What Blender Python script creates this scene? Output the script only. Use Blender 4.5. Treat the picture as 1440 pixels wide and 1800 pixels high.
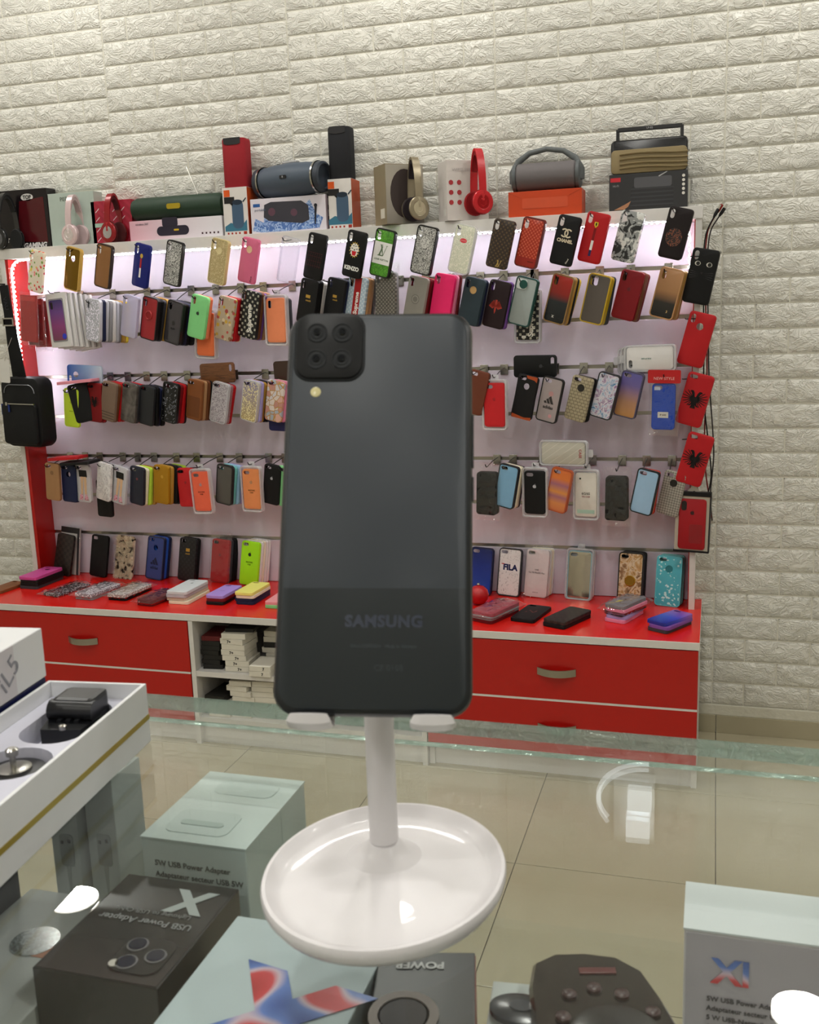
import bpy, bmesh, math, random
from mathutils import Vector, Matrix, Euler, noise
random.seed(7)
for o in list(bpy.data.objects): bpy.data.objects.remove(o)
sc = bpy.context.scene
COL = sc.collection
R = math.radians

# ------------------------------------------------------------------ camera
# fitted to the 70 x 77 cm foam brick panels of the wall (world: X right along wall, Y into wall, Z up)
FPX, IW, IH = 1776.57, 1440, 1800
PIT, ROL, YAW = R(10.99875), R(-2.02832), R(16.9318)
CAM = Vector((-0.015651, -3.3435, 1.40874))
_fw = Vector((-math.sin(YAW)*math.cos(PIT), math.cos(YAW)*math.cos(PIT), -math.sin(PIT)))
_r0 = Vector((math.cos(YAW), math.sin(YAW), 0)); _u0 = _r0.cross(_fw)
_r = _r0*math.cos(ROL) + _u0*math.sin(ROL); _u = -_r0*math.sin(ROL) + _u0*math.cos(ROL)
cd = bpy.data.cameras.new('camera'); cam = bpy.data.objects.new('camera', cd); COL.objects.link(cam)
m = Matrix.Identity(4)
for i in range(3): m[i][0], m[i][1], m[i][2], m[i][3] = _r[i], _u[i], -_fw[i], CAM[i]
cam.matrix_world = m
cd.sensor_fit = 'HORIZONTAL'; cd.sensor_width = 36; cd.lens = FPX/IW*36
cd.clip_start = 0.02; cd.clip_end = 50
cd.dof.use_dof = True; cd.dof.focus_distance = 3.2; cd.dof.aperture_fstop = 44
sc.camera = cam
sc.view_settings.view_transform = 'Standard'; sc.view_settings.look = 'None'
sc.view_settings.gamma = 1; sc.view_settings.use_curve_mapping = False
sc.view_settings.exposure = 0.1
sc.cycles.transparent_max_bounces = 20; sc.cycles.max_bounces = 5; sc.cycles.diffuse_bounces = 3; sc.cycles.glossy_bounces = 3; sc.cycles.transmission_bounces = 3
sc.cycles.caustics_reflective = False; sc.cycles.caustics_refractive = False; sc.cycles.adaptive_threshold = .06; sc.cycles.adaptive_min_samples = 16

def ray(px, py): return _fw + _r*((px-IW/2)/FPX) - _u*((py-IH/2)/FPX)
def at(px, py, Y):                      # point of a sight line on a plane parallel to the brick wall (m)
    d = ray(px, py); return CAM + d*((Y-CAM.y)/d.y)
def atz(px, py, Z):
    d = ray(px, py); return CAM + d*((Z-CAM.z)/d.z)
def proj(p):
    d = Vector(p)-CAM; z = d.dot(_fw); return IW/2+FPX*d.dot(_r)/z, IH/2-FPX*d.dot(_u)/z, z

# ------------------------------------------------------------------ world and ceiling light energy
w = bpy.data.worlds.new('world'); sc.world = w; w.use_nodes = True
w.node_tree.nodes['Background'].inputs[0].default_value = (0.9, 0.95, 1, 1)
w.node_tree.nodes['Background'].inputs[1].default_value = 0.15
LAMP_W = 6.8          # watts of each round ceiling light
LED_STRENGTH = 22.0    # emission of the shelf tape light
LAMP_COL = (1.0, 0.985, 0.935)

# ------------------------------------------------------------------ helpers
def lin(c):
    if isinstance(c, str):
        c = c.lstrip('#'); c = ''.join(q*2 for q in c) if len(c) == 3 else c; c = [int(c[i:i+2], 16)/255 for i in (0, 2, 4)]
    return tuple((x/12.92 if x <= .04045 else ((x+.055)/1.055)**2.4) for x in c[:3]) + (1,)

MC = {}
class NT:
    def __init__(s, name):
        s.m = bpy.data.materials.new(name); s.m.use_nodes = True; s.t = s.m.node_tree
        s.b = s.t.nodes['Principled BSDF']; s.out = s.t.nodes['Material Output']
    def n(s, typ, **kw):
        nd = s.t.nodes.new(typ)
        for k, v in kw.items(): setattr(nd, k, v)
        return nd
    def L(s, a, b): s.t.links.new(a, b)
    def setin(s, nd, i, v):
        if hasattr(v, 'is_linked') or hasattr(v, 'links'): s.L(v, nd.inputs[i])
        else: nd.inputs[i].default_value = v
    def co(s, scale=(1,1,1), rot=(0,0,0), loc=(0,0,0)):
        c = s.n('ShaderNodeTexCoord'); mp = s.n('ShaderNodeMapping')
        mp.inputs['Scale'].default_value = scale; mp.inputs['Rotation'].default_value = rot; mp.inputs['Location'].default_value = loc
        s.L(c.outputs['Object'], mp.inputs[0]); return mp.outputs[0]
    def math(s, op, a, b=0.0, c=0.0):
        nd = s.n('ShaderNodeMath', operation=op)
        s.setin(nd, 0, a); s.setin(nd, 1, b); s.setin(nd, 2, c); return nd.outputs[0]
    def sep(s, v):
        nd = s.n('ShaderNodeSeparateXYZ'); s.L(v, nd.inputs[0]); return nd.outputs
    def mix(s, f, a, b):
        nd = s.n('ShaderNodeMix', data_type='RGBA')
        s.setin(nd, 0, f); s.setin(nd, 6, a); s.setin(nd, 7, b); return nd.outputs[2]
    def ramp(s, f, stops, const=False):
        nd = s.n('ShaderNodeValToRGB'); cr = nd.color_ramp
        if const: cr.interpolation = 'CONSTANT'
        while len(cr.elements) < len(stops): cr.elements.new(1)
        for e, (p, c) in zip(cr.elements, stops): e.position = p; e.color = lin(c)
        s.L(f, nd.inputs[0]); return nd.outputs[0]
    def noise(s, scale, detail=2, rough=.5, dist=0, v=None):
        nd = s.n('ShaderNodeTexNoise'); nd.inputs['Scale'].default_value = scale; nd.inputs['Detail'].default_value = detail
        nd.inputs['Roughness'].default_value = rough; nd.inputs['Distortion'].default_value = dist
        s.L(v if v is not None else s.co(), nd.inputs['Vector']); return nd.outputs[0]
    def voro(s, scale, rnd=1.0, feat='F1', v=None):
        nd = s.n('ShaderNodeTexVoronoi', feature=feat); nd.inputs['Scale'].default_value = scale; nd.inputs['Randomness'].default_value = rnd
        s.L(v if v is not None else s.co(), nd.inputs['Vector']); return nd.outputs
    def schlick(s, f0=.04, gain=1.0):
        g = s.n('ShaderNodeNewGeometry'); d = s.n('ShaderNodeVectorMath', operation='DOT_PRODUCT')
        s.L(g.outputs['Normal'], d.inputs[0]); s.L(g.outputs['Incoming'], d.inputs[1])
        c = s.math('POWER', s.math('SUBTRACT', 1.0, s.math('MINIMUM', s.math('ABSOLUTE', d.outputs['Value']), 1.0)), 5.0)
        return s.math('MINIMUM', s.math('MULTIPLY', s.math('MULTIPLY_ADD', c, 1-f0, f0), gain), 1.0)
    def fin(s, col=None, rough=.45, metal=0, spec=.5, coat=0, bump=None, bs=.2, bd=.001):
        if col is not None: s.setin(s.b, 'Base Color', col)
        s.b.inputs['Roughness'].default_value = rough; s.b.inputs['Metallic'].default_value = metal
        s.b.inputs['Specular IOR Level'].default_value = spec; s.b.inputs['Coat Weight'].default_value = coat
        if bump is not None:
            bn = s.n('ShaderNodeBump'); bn.inputs['Strength'].default_value = bs; bn.inputs['Distance'].default_value = bd
            s.L(bump, bn.inputs['Height']); s.L(bn.outputs[0], s.b.inputs['Normal'])
        return s.m

def plain(c, rough=.45, metal=0, coat=0, grain=0.04):
    key = ('p', str(c), rough, metal, coat)
    if key in MC: return MC[key]
    t = NT('plain'); a = lin(c)
    nz = t.noise(60, 3)
    col = t.mix(nz, tuple(max(0, x*(1-grain)) for x in a[:3])+(1,), tuple(min(1, x*(1+grain)) for x in a[:3])+(1,))
    MC[key] = t.fin(col, rough, metal, .5 if (rough < .4 or metal) else .28, coat=coat); return MC[key]
def emit(c, s):
    t = NT('glow'); t.b.inputs['Base Color'].default_value = lin(c); t.b.inputs['Emission Color'].default_value = lin(c)
    t.b.inputs['Emission Strength'].default_value = s; return t.m
def film(tint='#ffffff', body='#ffffff', haze=.06, gloss=1.0, rough=.08, key=None):
    """thin clear plastic or glass: see-through, Fresnel reflection, a little milky body"""
    k = ('film', tint, body, haze, gloss, rough)
    if k in MC: return MC[k]
    t = NT('clear_plastic'); t.t.nodes.remove(t.b)
    tr = t.n('ShaderNodeBsdfTransparent'); tr.inputs[0].default_value = lin(tint)
    df = t.n('ShaderNodeBsdfDiffuse'); df.inputs[0].default_value = lin(body)
    gl = t.n('ShaderNodeBsdfGlossy'); gl.inputs['Roughness'].default_value = rough
    m1 = t.n('ShaderNodeMixShader'); m1.inputs[0].default_value = haze
    t.L(tr.outputs[0], m1.inputs[1]); t.L(df.outputs[0], m1.inputs[2])
    fm = t.schlick(.04, gloss)
    m2 = t.n('ShaderNodeMixShader'); t.L(fm, m2.inputs[0]); t.L(m1.outputs[0], m2.inputs[1]); t.L(gl.outputs[0], m2.inputs[2])
    t.L(m2.outputs[0], t.out.inputs[0]); MC[k] = t.m; return t.m

# ---- printed patterns (object space, metres)
def p_grad(stops, rough=.25, axis=2, h=.075):
    t = NT('gradient_print'); v = t.sep(t.co())[axis]
    f = t.math('MULTIPLY_ADD', v, 1/(2*h), .5); return t.fin(t.ramp(f, stops), rough)
def p_dots(bg, fg, sp=.0105, thr=.3, rough=.4, metal=0):
    t = NT('monogram_print'); v = t.co((1/sp, 1/sp, 1/sp), (0, R(45), 0)); x = t.sep(v)
    fx = t.math('ABSOLUTE', t.math('SUBTRACT', t.math('FRACT', x[0]), .5)); fz = t.math('ABSOLUTE', t.math('SUBTRACT', t.math('FRACT', x[2]), .5))
    d = t.math('ADD', fx, fz); i = t.math('LESS_THAN', d, thr); j = t.math('LESS_THAN', d, thr*.35)
    return t.fin(t.mix(t.math('SUBTRACT', i, j), lin(bg), lin(fg)), rough, metal)
def p_check(a, b, sz=.011, rot=0, rough=.5):
    t = NT('checker_print'); c = t.n('ShaderNodeTexChecker'); c.inputs['Scale'].default_value = 1/sz
    mp = t.co((1, 0, 1), (0, R(rot), 0), (0, .001, 0)); t.L(mp, c.inputs[0]); c.inputs[1].default_value = lin(a); c.inputs[2].default_value = lin(b)
    return t.fin(c.outputs[0], rough)
def p_noise(stops, scale=120, dist=0, rough=.4, detail=2, const=True, stretch=(1,1,1), loc=(0,0,0)):
    t = NT('mottled_print'); f = t.noise(scale, detail, .5, dist, t.co(stretch, loc=loc)); return t.fin(t.ramp(f, stops, const), rough)
def p_spots(bg, cols, scale=90, thr=.32, rough=.4):
    t = NT('floral_print'); vo = t.voro(scale); hsv = t.ramp(t.sep(vo[1])[0], [(i/len(cols), c) for i, c in enumerate(cols)], True)
    return t.fin(t.mix(t.math('LESS_THAN', vo[0], thr), lin(bg), hsv), rough)
def p_glit(base, sp='#ffffff', scale=420, thr=.72, rough=.25, base2=None):
    t = NT('glitter'); vo = t.voro(scale); f = t.math('GREATER_THAN', t.sep(vo[1])[0], thr)
    b = lin(base)
    if base2: b = t.ramp(t.math('MULTIPLY_ADD', t.sep(t.co())[2], 6.6, .5), [(0, base2), (1, base)])
    return t.fin(t.mix(f, b, lin(sp)), rough)
def p_lines(a, b, sp=.004, width=.3, rot=45, rough=.5, metal=0):
    t = NT('ribbed_print'); x = t.sep(t.co((1/sp,)*3, (0, R(rot), 0)))[0]
    return t.fin(t.mix(t.math('LESS_THAN', t.math('FRACT', x), width), lin(a), lin(b)), rough, metal)
def p_grid(a, b, sx=.012, sz=.016, wd=.12, rot=0, rough=.4):
    t = NT('tile_print'); bt = t.n('ShaderNodeTexBrick'); bt.offset = .5
    mp = t.n('ShaderNodeMapping'); mp.inputs['Rotation'].default_value = (R(90), 0, R(rot)); c = t.n('ShaderNodeTexCoord'); t.L(c.outputs['Object'], mp.inputs[0])
    t.L(mp.outputs[0], bt.inputs[0]); bt.inputs['Color1'].default_value = lin(a); bt.inputs['Color2'].default_value = lin(a); bt.inputs['Mortar'].default_value = lin(b)
    bt.inputs['Scale'].default_value = 1; bt.inputs['Brick Width'].default_value = sx; bt.inputs['Row Height'].default_value = sz; bt.inputs['Mortar Size'].default_value = .0009
    return t.fin(bt.outputs[0], rough)
def p_edges(a, b, scale=45, wd=.05, cols=None, rough=.35):
    t = NT('faceted_print'); e = t.voro(scale, .9, 'DISTANCE_TO_EDGE'); base = lin(a)
    if cols: base = t.ramp(t.sep(t.voro(scale, .9)[1])[0], [(i/len(cols), c) for i, c in enumerate(cols)], True)
    return t.fin(t.mix(t.math('LESS_THAN', e[0], wd), base, lin(b)), rough)

# ---- mesh builder
class MB:
    def __init__(s): s.v = []; s.f = []
    def add(s, vs, fs):
        b = len(s.v); s.v += [tuple(v) for v in vs]; s.f += [tuple(i+b for i in f) for f in fs]; return s
    def box(s, x0, x1, y0, y1, z0, z1, ch=0):
        if ch <= 0:
            return s.add([(x0,y0,z0),(x1,y0,z0),(x1,y1,z0),(x0,y1,z0),(x0,y0,z1),(x1,y0,z1),(x1,y1,z1),(x0,y1,z1)],
                         [(0,3,2,1),(4,5,6,7),(0,1,5,4),(1,2,6,5),(2,3,7,6),(3,0,4,7)])
        bm = bmesh.new(); bmesh.ops.create_cube(bm, size=1)
        for v in bm.verts: v.co = Vector(((x0+x1)/2+v.co.x*(x1-x0), (y0+y1)/2+v.co.y*(y1-y0), (z0+z1)/2+v.co.z*(z1-z0)))
        bmesh.ops.bevel(bm, geom=bm.edges[:], offset=ch, segments=2, affect='EDGES', profile=.6)
        return s.bm(bm)
    def bm(s, bm):
        bm.verts.index_update(); s.add([v.co for v in bm.verts], [[v.index for v in f.verts] for f in bm.faces]); bm.free(); return s
    def tube(s, pts, r, n=8, caps=True):
        pts = [Vector(p) for p in pts]; rs = r if isinstance(r, (list, tuple)) else [r]*len(pts); vs = []; fs = []; pv = None
        for i, p in enumerate(pts):
            d = (pts[min(i+1, len(pts)-1)]-pts[max(i-1, 0)]).normalized()
            if pv is None: a = d.orthogonal().normalized()
            else: a = (pv - d*pv.dot(d)); a = a.normalized() if a.length > 1e-6 else d.orthogonal().normalized()
            pv = a; b = d.cross(a)
            for k in range(n): an = 2*math.pi*k/n; vs.append(p+(a*math.cos(an)+b*math.sin(an))*rs[i])
        for i in range(len(pts)-1):
            for k in range(n): fs.append((i*n+k, i*n+(k+1) % n, (i+1)*n+(k+1) % n, (i+1)*n+k))
        if caps: fs.append(tuple(range(n-1, -1, -1))); fs.append(tuple((len(pts)-1)*n+k for k in range(n)))
        return s.add(vs, fs)
    def lathe(s, prof, n=32, M=None):
        """prof: (radius, z) list; axis z, M maps to place"""
        vs = []; fs = []; M = M or Matrix.Identity(4)
        for r_, z in prof:
            for k in range(n): an = 2*math.pi*k/n; vs.append(M @ Vector((r_*math.cos(an), r_*math.sin(an), z)))
        for i in range(len(prof)-1):
            for k in range(n): fs.append((i*n+k, i*n+(k+1) % n, (i+1)*n+(k+1) % n, (i+1)*n+k))
        fs.append(tuple(range(n-1, -1, -1))); fs.append(tuple((len(prof)-1)*n+k for k in range(n)))
        return s.add(vs, fs)
    def poly(s, pts, y=0.0):                       # flat print in the local XZ plane, facing -Y
        return s.add([(x, y, z) for x, z in pts], [tuple(range(len(pts)))])
    def prism(s, pts, y0, y1):
        n = len(pts); return s.add([(x, y0, z) for x, z in pts]+[(x, y1, z) for x, z in pts],
            [tuple(range(n)), tuple(range(2*n-1, n-1, -1))]+[(i, i+n, (i+1) % n+n, (i+1) % n) for i in range(n)])
    def mesh(s, name):
        me = bpy.data.meshes.new(name); me.from_pydata(s.v, [], s.f); me.update()
        bm = bmesh.new(); bm.from_mesh(me); bmesh.ops.recalc_face_normals(bm, faces=bm.faces[:]); bm.to_mesh(me); bm.free(); return me
    def build(s, name, mat, parent=None, smooth=False, loc=None, rot=None, flat=False):
        me = bpy.data.meshes.new(name) if flat else s.mesh(name)
        if flat: me.from_pydata(s.v, [], s.f); me.update()
        return link(name, me, mat, parent, smooth, loc, rot)
def link(name, me, mat, parent=None, smooth=False, loc=None, rot=None):
    if not me.materials: me.materials.append(mat)
    o = bpy.data.objects.new(name, me); COL.objects.link(o)
    if smooth:
        me.polygons.foreach_set('use_smooth', [True]*len(me.polygons))
        try: me.set_sharp_from_angle(angle=R(40))
        except Exception: pass
    if parent: o.parent = parent
    if loc is not None: o.location = loc
    if rot is not None: o.rotation_euler = rot
    return o
def empty(name, loc, rot=(0, 0, 0)):
    o = bpy.data.objects.new(name, None); o.empty_display_size = .05; COL.objects.link(o); o.location = loc; o.rotation_euler = rot; return o
USED = {}
def tag(o, label, cat, group=None):
    o['label'] = label; o['category'] = cat
    if group: o['group'] = group
    return o
def struct(o): o['kind'] = 'structure'; return o
def stuff(o): o['kind'] = 'stuff'; return o

_TX = {}
def text_mesh(txt, size, bold=0, align='CENTER', shear=0, sp=1.0):
    k = (txt, size, bold, align, shear, sp)
    if k not in _TX:
        c = bpy.data.curves.new('lettering', 'FONT'); c.body = txt; c.size = size; c.align_x = align; c.align_y = 'CENTER'
        c.offset = bold; c.shear = shear; c.space_character = sp; c.resolution_u = 3; c.extrude = .0001
        o = bpy.data.objects.new('lettering', c); COL.objects.link(o)
        bpy.context.view_layer.update()
        me = bpy.data.meshes.new_from_object(o.evaluated_get(bpy.context.evaluated_depsgraph_get()))
        bpy.data.objects.remove(o); _TX[k] = me
    return _TX[k].copy()
def lettering(parent, txt, size, mat, x=0, z=0, y=-.0004, rot=0, face='front', bold=0, align='CENTER', shear=0, name='lettering', sp=1.0, sx=1.0):
    me = text_mesh(txt, size, bold, align, shear, sp); me.materials.clear()
    o = link(name, me, mat, parent)
    if face == 'front': o.rotation_euler = (R(90), R(-rot), 0); o.location = (x, y, z)
    elif face == 'top': o.rotation_euler = (0, 0, R(rot)); o.location = (x, z, y)
    elif face == 'right': o.rotation_euler = (R(90), R(-rot), R(90)); o.location = (x, z, y)
    o.scale = (sx, 1, 1)
    return o

def rr(w, h, r, n=5, cx=0, cz=0):
    r = min(r, w/2-1e-5, h/2-1e-5); pts = []
    for qx, qz, a0 in ((1, 1, 0), (-1, 1, 90), (-1, -1, 180), (1, -1, 270)):
        for k in range(n+1):
            a = R(a0+90*k/n); pts.append((cx+qx*(w/2-r)+r*math.cos(a), cz+qz*(h/2-r)+r*math.sin(a)))
    return pts
def circ(r, n=20, cx=0, cz=0, ez=1.0): return [(cx+r*math.cos(2*math.pi*k/n), cz+ez*r*math.sin(2*math.pi*k/n)) for k in range(n)]

def rbox(w, h, t, r, e=.002, n=6):
    """solid rounded slab, front at y=0, depth t"""
    mb = MB(); rings = [(e, 0), (e*.3, e*.3), (0, e), (0, t-e), (e*.3, t-e*.3), (e, t)]; N = 4*(n+1); vs = []; fs = []
    for ins, y in rings: vs += [(x, y, z) for x, z in rr(w-2*ins, h-2*ins, max(r-ins, .0005), n)]
    for i in range(len(rings)-1): fs += [(i*N+k, i*N+(k+1) % N, (i+1)*N+(k+1) % N, (i+1)*N+k) for k in range(N)]
    fs += [tuple(range(N)), tuple(range((len(rings)-1)*N, len(rings)*N))]
    return mb.add(vs, fs)

SIZES = {'X': (.073, .147, .012), 'M': (.079, .160, .0125), '6': (.070, .141, .0105), 'P': (.080, .161, .011)}
def holes_for(kind, w, h, rnd):
    out = []
    if kind[0] == 'v': out.append(rr(.013, .026, .0065, 4, -w/2+.0145, h/2-.021))
    if kind[0] == 'h': out.append(rr(.024, .0115, .0057, 4, -w/2+.019, h/2-.0125))
    if kind[0] == 's': out.append(rr(.026, .028, .006, 4, -w/2+.019, h/2-.020))
    if 'o' in kind: out.append(circ(.0105, 18, 0, h*.245))
    return out
def case_mesh(w, h, t, r, holes):
    bm = bmesh.new(); n = 4; N = 4*(n+1)
    def ring(pts, y): return [bm.verts.new((x, y, z)) for x, z in pts]
    spec = [(.0022, 0), (.0006, .0006), (0, .0024), (0, t), (.0018, t), (.0020, .0018)]
    rings = [ring(rr(w-2*i, h-2*i, r-i, n), y) for i, y in spec]
    for a, b in zip(rings, rings[1:]):
        for k in range(N): bm.faces.new((a[k], a[(k+1) % N], b[(k+1) % N], b[k]))
    ho = [ring(p, 0) for p in holes]; hi = [ring(p, .0018) for p in holes]
    for a, b in zip(ho, hi):
        for k in range(len(a)): bm.faces.new((a[k], a[(k+1) % len(a)], b[(k+1) % len(a)], b[k]))
    def edges(rg): return [bm.edges.get((rg[k], rg[(k+1) % len(rg)])) for k in range(len(rg))]
    for outer, hs in ((rings[0], ho), (rings[-1], hi)):
        if hs: bmesh.ops.triangle_fill(bm, use_beauty=True, use_dissolve=False, edges=edges(outer)+[e for q in hs for e in edges(q)])
        else: bm.faces.new(outer)
    bmesh.ops.recalc_face_normals(bm, faces=bm.faces[:])
    me = bpy.data.meshes.new('phone_case'); bm.to_mesh(me); bm.free(); return me
_CM = {}
def new_case(name, size, hole, mat, smooth=True):
    w_, h_, t_ = SIZES[size]
    k = (size, hole)
    if k not in _CM: _CM[k] = case_mesh(w_, h_, t_, .0105, holes_for(hole, w_, h_, 0))
    me = _CM[k].copy(); me.name = name
    return link(name, me, mat, None, smooth)

# ------------------------------------------------------------------ room shell
def wall_mat(c, rough=.6, bump=0):
    t = NT('plaster'); nz = t.noise(3, 4); a = lin(c)
    col = t.mix(nz, tuple(x*.96 for x in a[:3])+(1,), tuple(min(1, x*1.03) for x in a[:3])+(1,))
    return t.fin(col, rough, bump=t.noise(140, 4) if bump else None, bs=bump)
t = NT('white_foam_brick'); _g = t.n('ShaderNodeNewGeometry'); _mp = t.n('ShaderNodeMapping'); _mp.inputs['Scale'].default_value = (.8, .8, 1.25); t.L(_g.outputs['Position'], _mp.inputs[0])
_n1 = t.noise(26, 3, .55, 2.2, _mp.outputs[0]); _rd = t.math('SUBTRACT', 1.0, t.math('ABSOLUTE', t.math('MULTIPLY_ADD', _n1, 2.0, -1.0)))
_ridge = t.math('POWER', _rd, 9.0); _lump = t.noise(60, 3, .5, .8, _mp.outputs[0])
FOAM = t.fin(t.mix(t.noise(6, 3), lin('#d8d6cd'), lin('#e0ded6')), .40, bump=t.math('MULTIPLY_ADD', _ridge, 1.0, t.math('MULTIPLY', _lump, .55)), bs=.6, bd=.0045)
PLASTER = wall_mat('#d8d5c8', .7, .15)
CREAM = wall_mat('#cfccc0', .8)
X0, X1, Y0, ZC = -4.3, 2.6, -5.6, 3.0
wb = struct(MB().box(X0, X1, .0, .12, 0, ZC).build('wall_back', PLASTER))
struct(MB().box(X0-.12, X0, Y0, .12, 0, ZC).build('wall_left', CREAM))
struct(MB().box(X1, X1+.12, Y0, .12, 0, ZC).build('wall_right', CREAM))
struct(MB().box(X0, X1, Y0-.12, Y0, 0, ZC).build('wall_front', CREAM))
struct(MB().box(X0-.12, X1+.12, Y0-.12, .12, ZC, ZC+.1).build('ceiling', wall_mat('#dedcd4', .8)))

# foam bricks: rough-hewn relief, a few shared meshes
def brick_mesh(bw, bh, seed):
    nx = int(bw/.0062); nz = 12; g = .0020; vs = []; fs = []
    prof = (0, .10, .9, 1)
    xs = [0, .0035] + [.0035+(bw-2*g-.007)*k/(nx-2) for k in range(1, nx-2)] + [bw-2*g-.0035, bw-2*g]
    zs = [0, .0035] + [.0035+(bh-2*g-.007)*k/(nz-2) for k in range(1, nz-2)] + [bh-2*g-.0035, bh-2*g]
    W_, H_ = bw-2*g, bh-2*g; off = Vector((seed*7.13, seed*3.7, seed*1.9))
    for j, z in enumerate(zs):
        for i, x in enumerate(xs):
            edge = min(x, W_-x, z, H_-z)
            y = 0 if edge < 1e-6 else .0034
            if edge > .004:
                p = Vector((x*26, 0, z*38))+off
                q = edge + .007*noise.noise(Vector((x*55, 4, z*55))+off) - .0105
                m_ = max(0, min(1, q/.0035))                       # ragged inner plateau
                y += m_*.0022 + m_*.0036*noise.noise(p) + m_*.0030*abs(noise.noise(Vector((x*48, 9, z*75))+off))
            vs.append((g+x, -y, g+z))
    n = len(xs)
    for j in range(len(zs)-1):
        for i in range(n-1): fs.append((j*n+i, j*n+i+1, (j+1)*n+i+1, (j+1)*n+i))
    me = bpy.data.meshes.new('brick'); me.from_pydata(vs, [], fs); me.update()
    me.polygons.foreach_set('use_smooth', [True]*len(me.polygons)); me.materials.append(FOAM); return me
BW, BH = .20, .077
FULL = [brick_mesh(BW, BH, s) for s in range(1, 8)]; HALF = [brick_mesh(BW/2, BH, s) for s in range(11, 15)]
K0 = 2.10
rest = MB()
for c in range(-6, 3):
    ux = c*.70; dz = {-3: -.026, -4: -.052}.get(c, 0)
    for i in range(-12, 27):
        z = K0 - BH*(i+1) + dz
        if z < .088 or z+BH > ZC: continue
        x = ux
        for k, wd in enumerate([BW/2, BW, BW, BW] if i % 2 else [BW, BW, BW, BW/2]):
            cx, cz = x+wd/2, z+BH/2; x += wd
            if cx < X0+.1 or cx > X1-.1: continue
            if -2.46 < cx < -.14 and cz < 1.60: continue              # hidden behind the display unit
            px, py, _ = proj((cx, 0, cz))
            me = random.choice(FULL if wd > .15 else HALF)
            if -50 < px < 1490 and -22 < py < 1300:
                o = bpy.data.objects.new('brick', me); COL.objects.link(o); o.parent = wb; o.location = (cx-wd/2, 0, z)
            else:
                rest.add([(v.co.x+cx-wd/2, v.co.y, v.co.z+z) for v in me.vertices], [tuple(p.vertices) for p in me.polygons])
stuff(rest.build('brick_field', FOAM, wb, True))

# floor tiles, 50 cm, glossy beige with dark thin joints
t = NT('beige_tile'); TILE = t.fin(t.mix(t.noise(5, 5, .6, v=t.co((1, 1, 1))), lin('#a39b82'), lin('#b3ab93')), .16, spec=.5, bump=t.noise(2, 2), bs=.02)
GROUT = plain('#5d574a', .9)
fl = struct(MB().box(X0, X1, Y0, .0, -.1, -.002).build('floor', GROUT))
tm = MB().box(0.0012, .4988, .0012, .4988, -.004, 0, .0008).mesh('tile'); tm.materials.append(TILE)
far = MB()
for ix in range(-9, 6):
    for iy in range(-12, 2):
        x, y = .015+ix*.5, -.97+iy*.5
        if x < X0-.4 or x > X1 or y < Y0-.4 or y > -.02: continue
        if -3.2 < x < 2.2 and y > -3.0:
            o = bpy.data.objects.new('tile', tm); COL.objects.link(o); o.parent = fl; o.location = (x, y, 0)
            if y+.5 > 0: o.scale.y = (-y)/.5
        else: far.box(x+.0012, x+.4988, y+.0012, y+.4988, -.004, 0)
stuff(far.build('tile_field', TILE, fl))
# skirting: row of tiles
sk = empty('baseboard_back', (0, 0, 0)); struct(sk)
for ix in range(-9, 6):
    x = .015+ix*.5
    if x > X0-.2 and x < X1-.1: MB().box(x+.001, x+.499, -.010, 0, 0, .062, .001).build('tile', TILE, sk)
t = NT('plaster_bead'); BEAD = t.fin(lin('#d0cdbf'), .8, bump=t.noise(60, 4), bs=.6, bd=.004)
struct(MB().box(X0, X1, -.006, 0, .062, .098, .002).build('trim_1', BEAD))

# round ceiling lights (their mirror images show in the glass counter)
GLOW = emit('#fff8e8', 9.0); GLOW.cycles.emission_sampling = 'NONE'; RIMW = plain('#eeeeea', .4)
def downlight(x, y, label):
    e = empty('ceiling_light', (x, y, ZC)); tag(e, label, 'ceiling light', 'round ceiling lights')
    MB().lathe([(.098, 0), (.098, -.012), (.088, -.016), (.086, -.008), (.086, 0)], 32).build('rim', RIMW, e, True)
    MB().lathe([(.085, -.003), (.085, -.009)], 32).build('diffuser', GLOW, e)
    ld = bpy.data.lights.new('ceiling_light_glow', 'AREA'); ld.shape = 'DISK'; ld.size = .17; ld.energy = LAMP_W; ld.color = LAMP_COL
    lo = bpy.data.objects.new('ceiling_light_glow', ld); COL.objects.link(lo); lo.parent = e; lo.location = (0, 0, -.02)
for k, (x, nm) in enumerate(((-3.45, 'far end'), (-2.205, 'the corner above the headphones'), (-.965, 'the middle'), (.272, 'the right end'), (1.51, 'the far right end'))):
    downlight(x, -.51, 'round white ceiling light nearest the brick wall over ' + nm)
for j, y in enumerate((-2.0, -3.5, -4.9)):
    for k, x in enumerate((-3.0, -1.6, -.2, 1.2)):
        downlight(x, y, 'round white ceiling light in ceiling row %s at place %s' % (('two', 'three', 'four')[j], ('one', 'two', 'three', 'four')[k]))
# white wall lamp high on the brick wall, seen only as a reflection in the glass
wl = empty('wall_lamp', (-.27, -.0, 2.50)); tag(wl, 'white arched wall lamp above the radio, mirrored in the glass counter', 'lamp')
LG = emit('#f4fbff', 2.2)
MB().box(-.05, .09, -.02, -.012, .02, .26, .003).build('back_plate', RIMW, wl)
MB().tube([(.10-.17*math.sin(a*.105)-.03, -.045, .10-.13*math.cos(a*.105)) for a in range(0, 22)], [.008]*22, 8).build('arched_tube', LG, wl, True)
MB().box(.0, .08, -.06, -.02, .06, .14, .004).build('shade', LG, wl); MB().box(-.005, .075, -.06, -.02, .155, .24, .004).build('shade', LG, wl)

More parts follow.
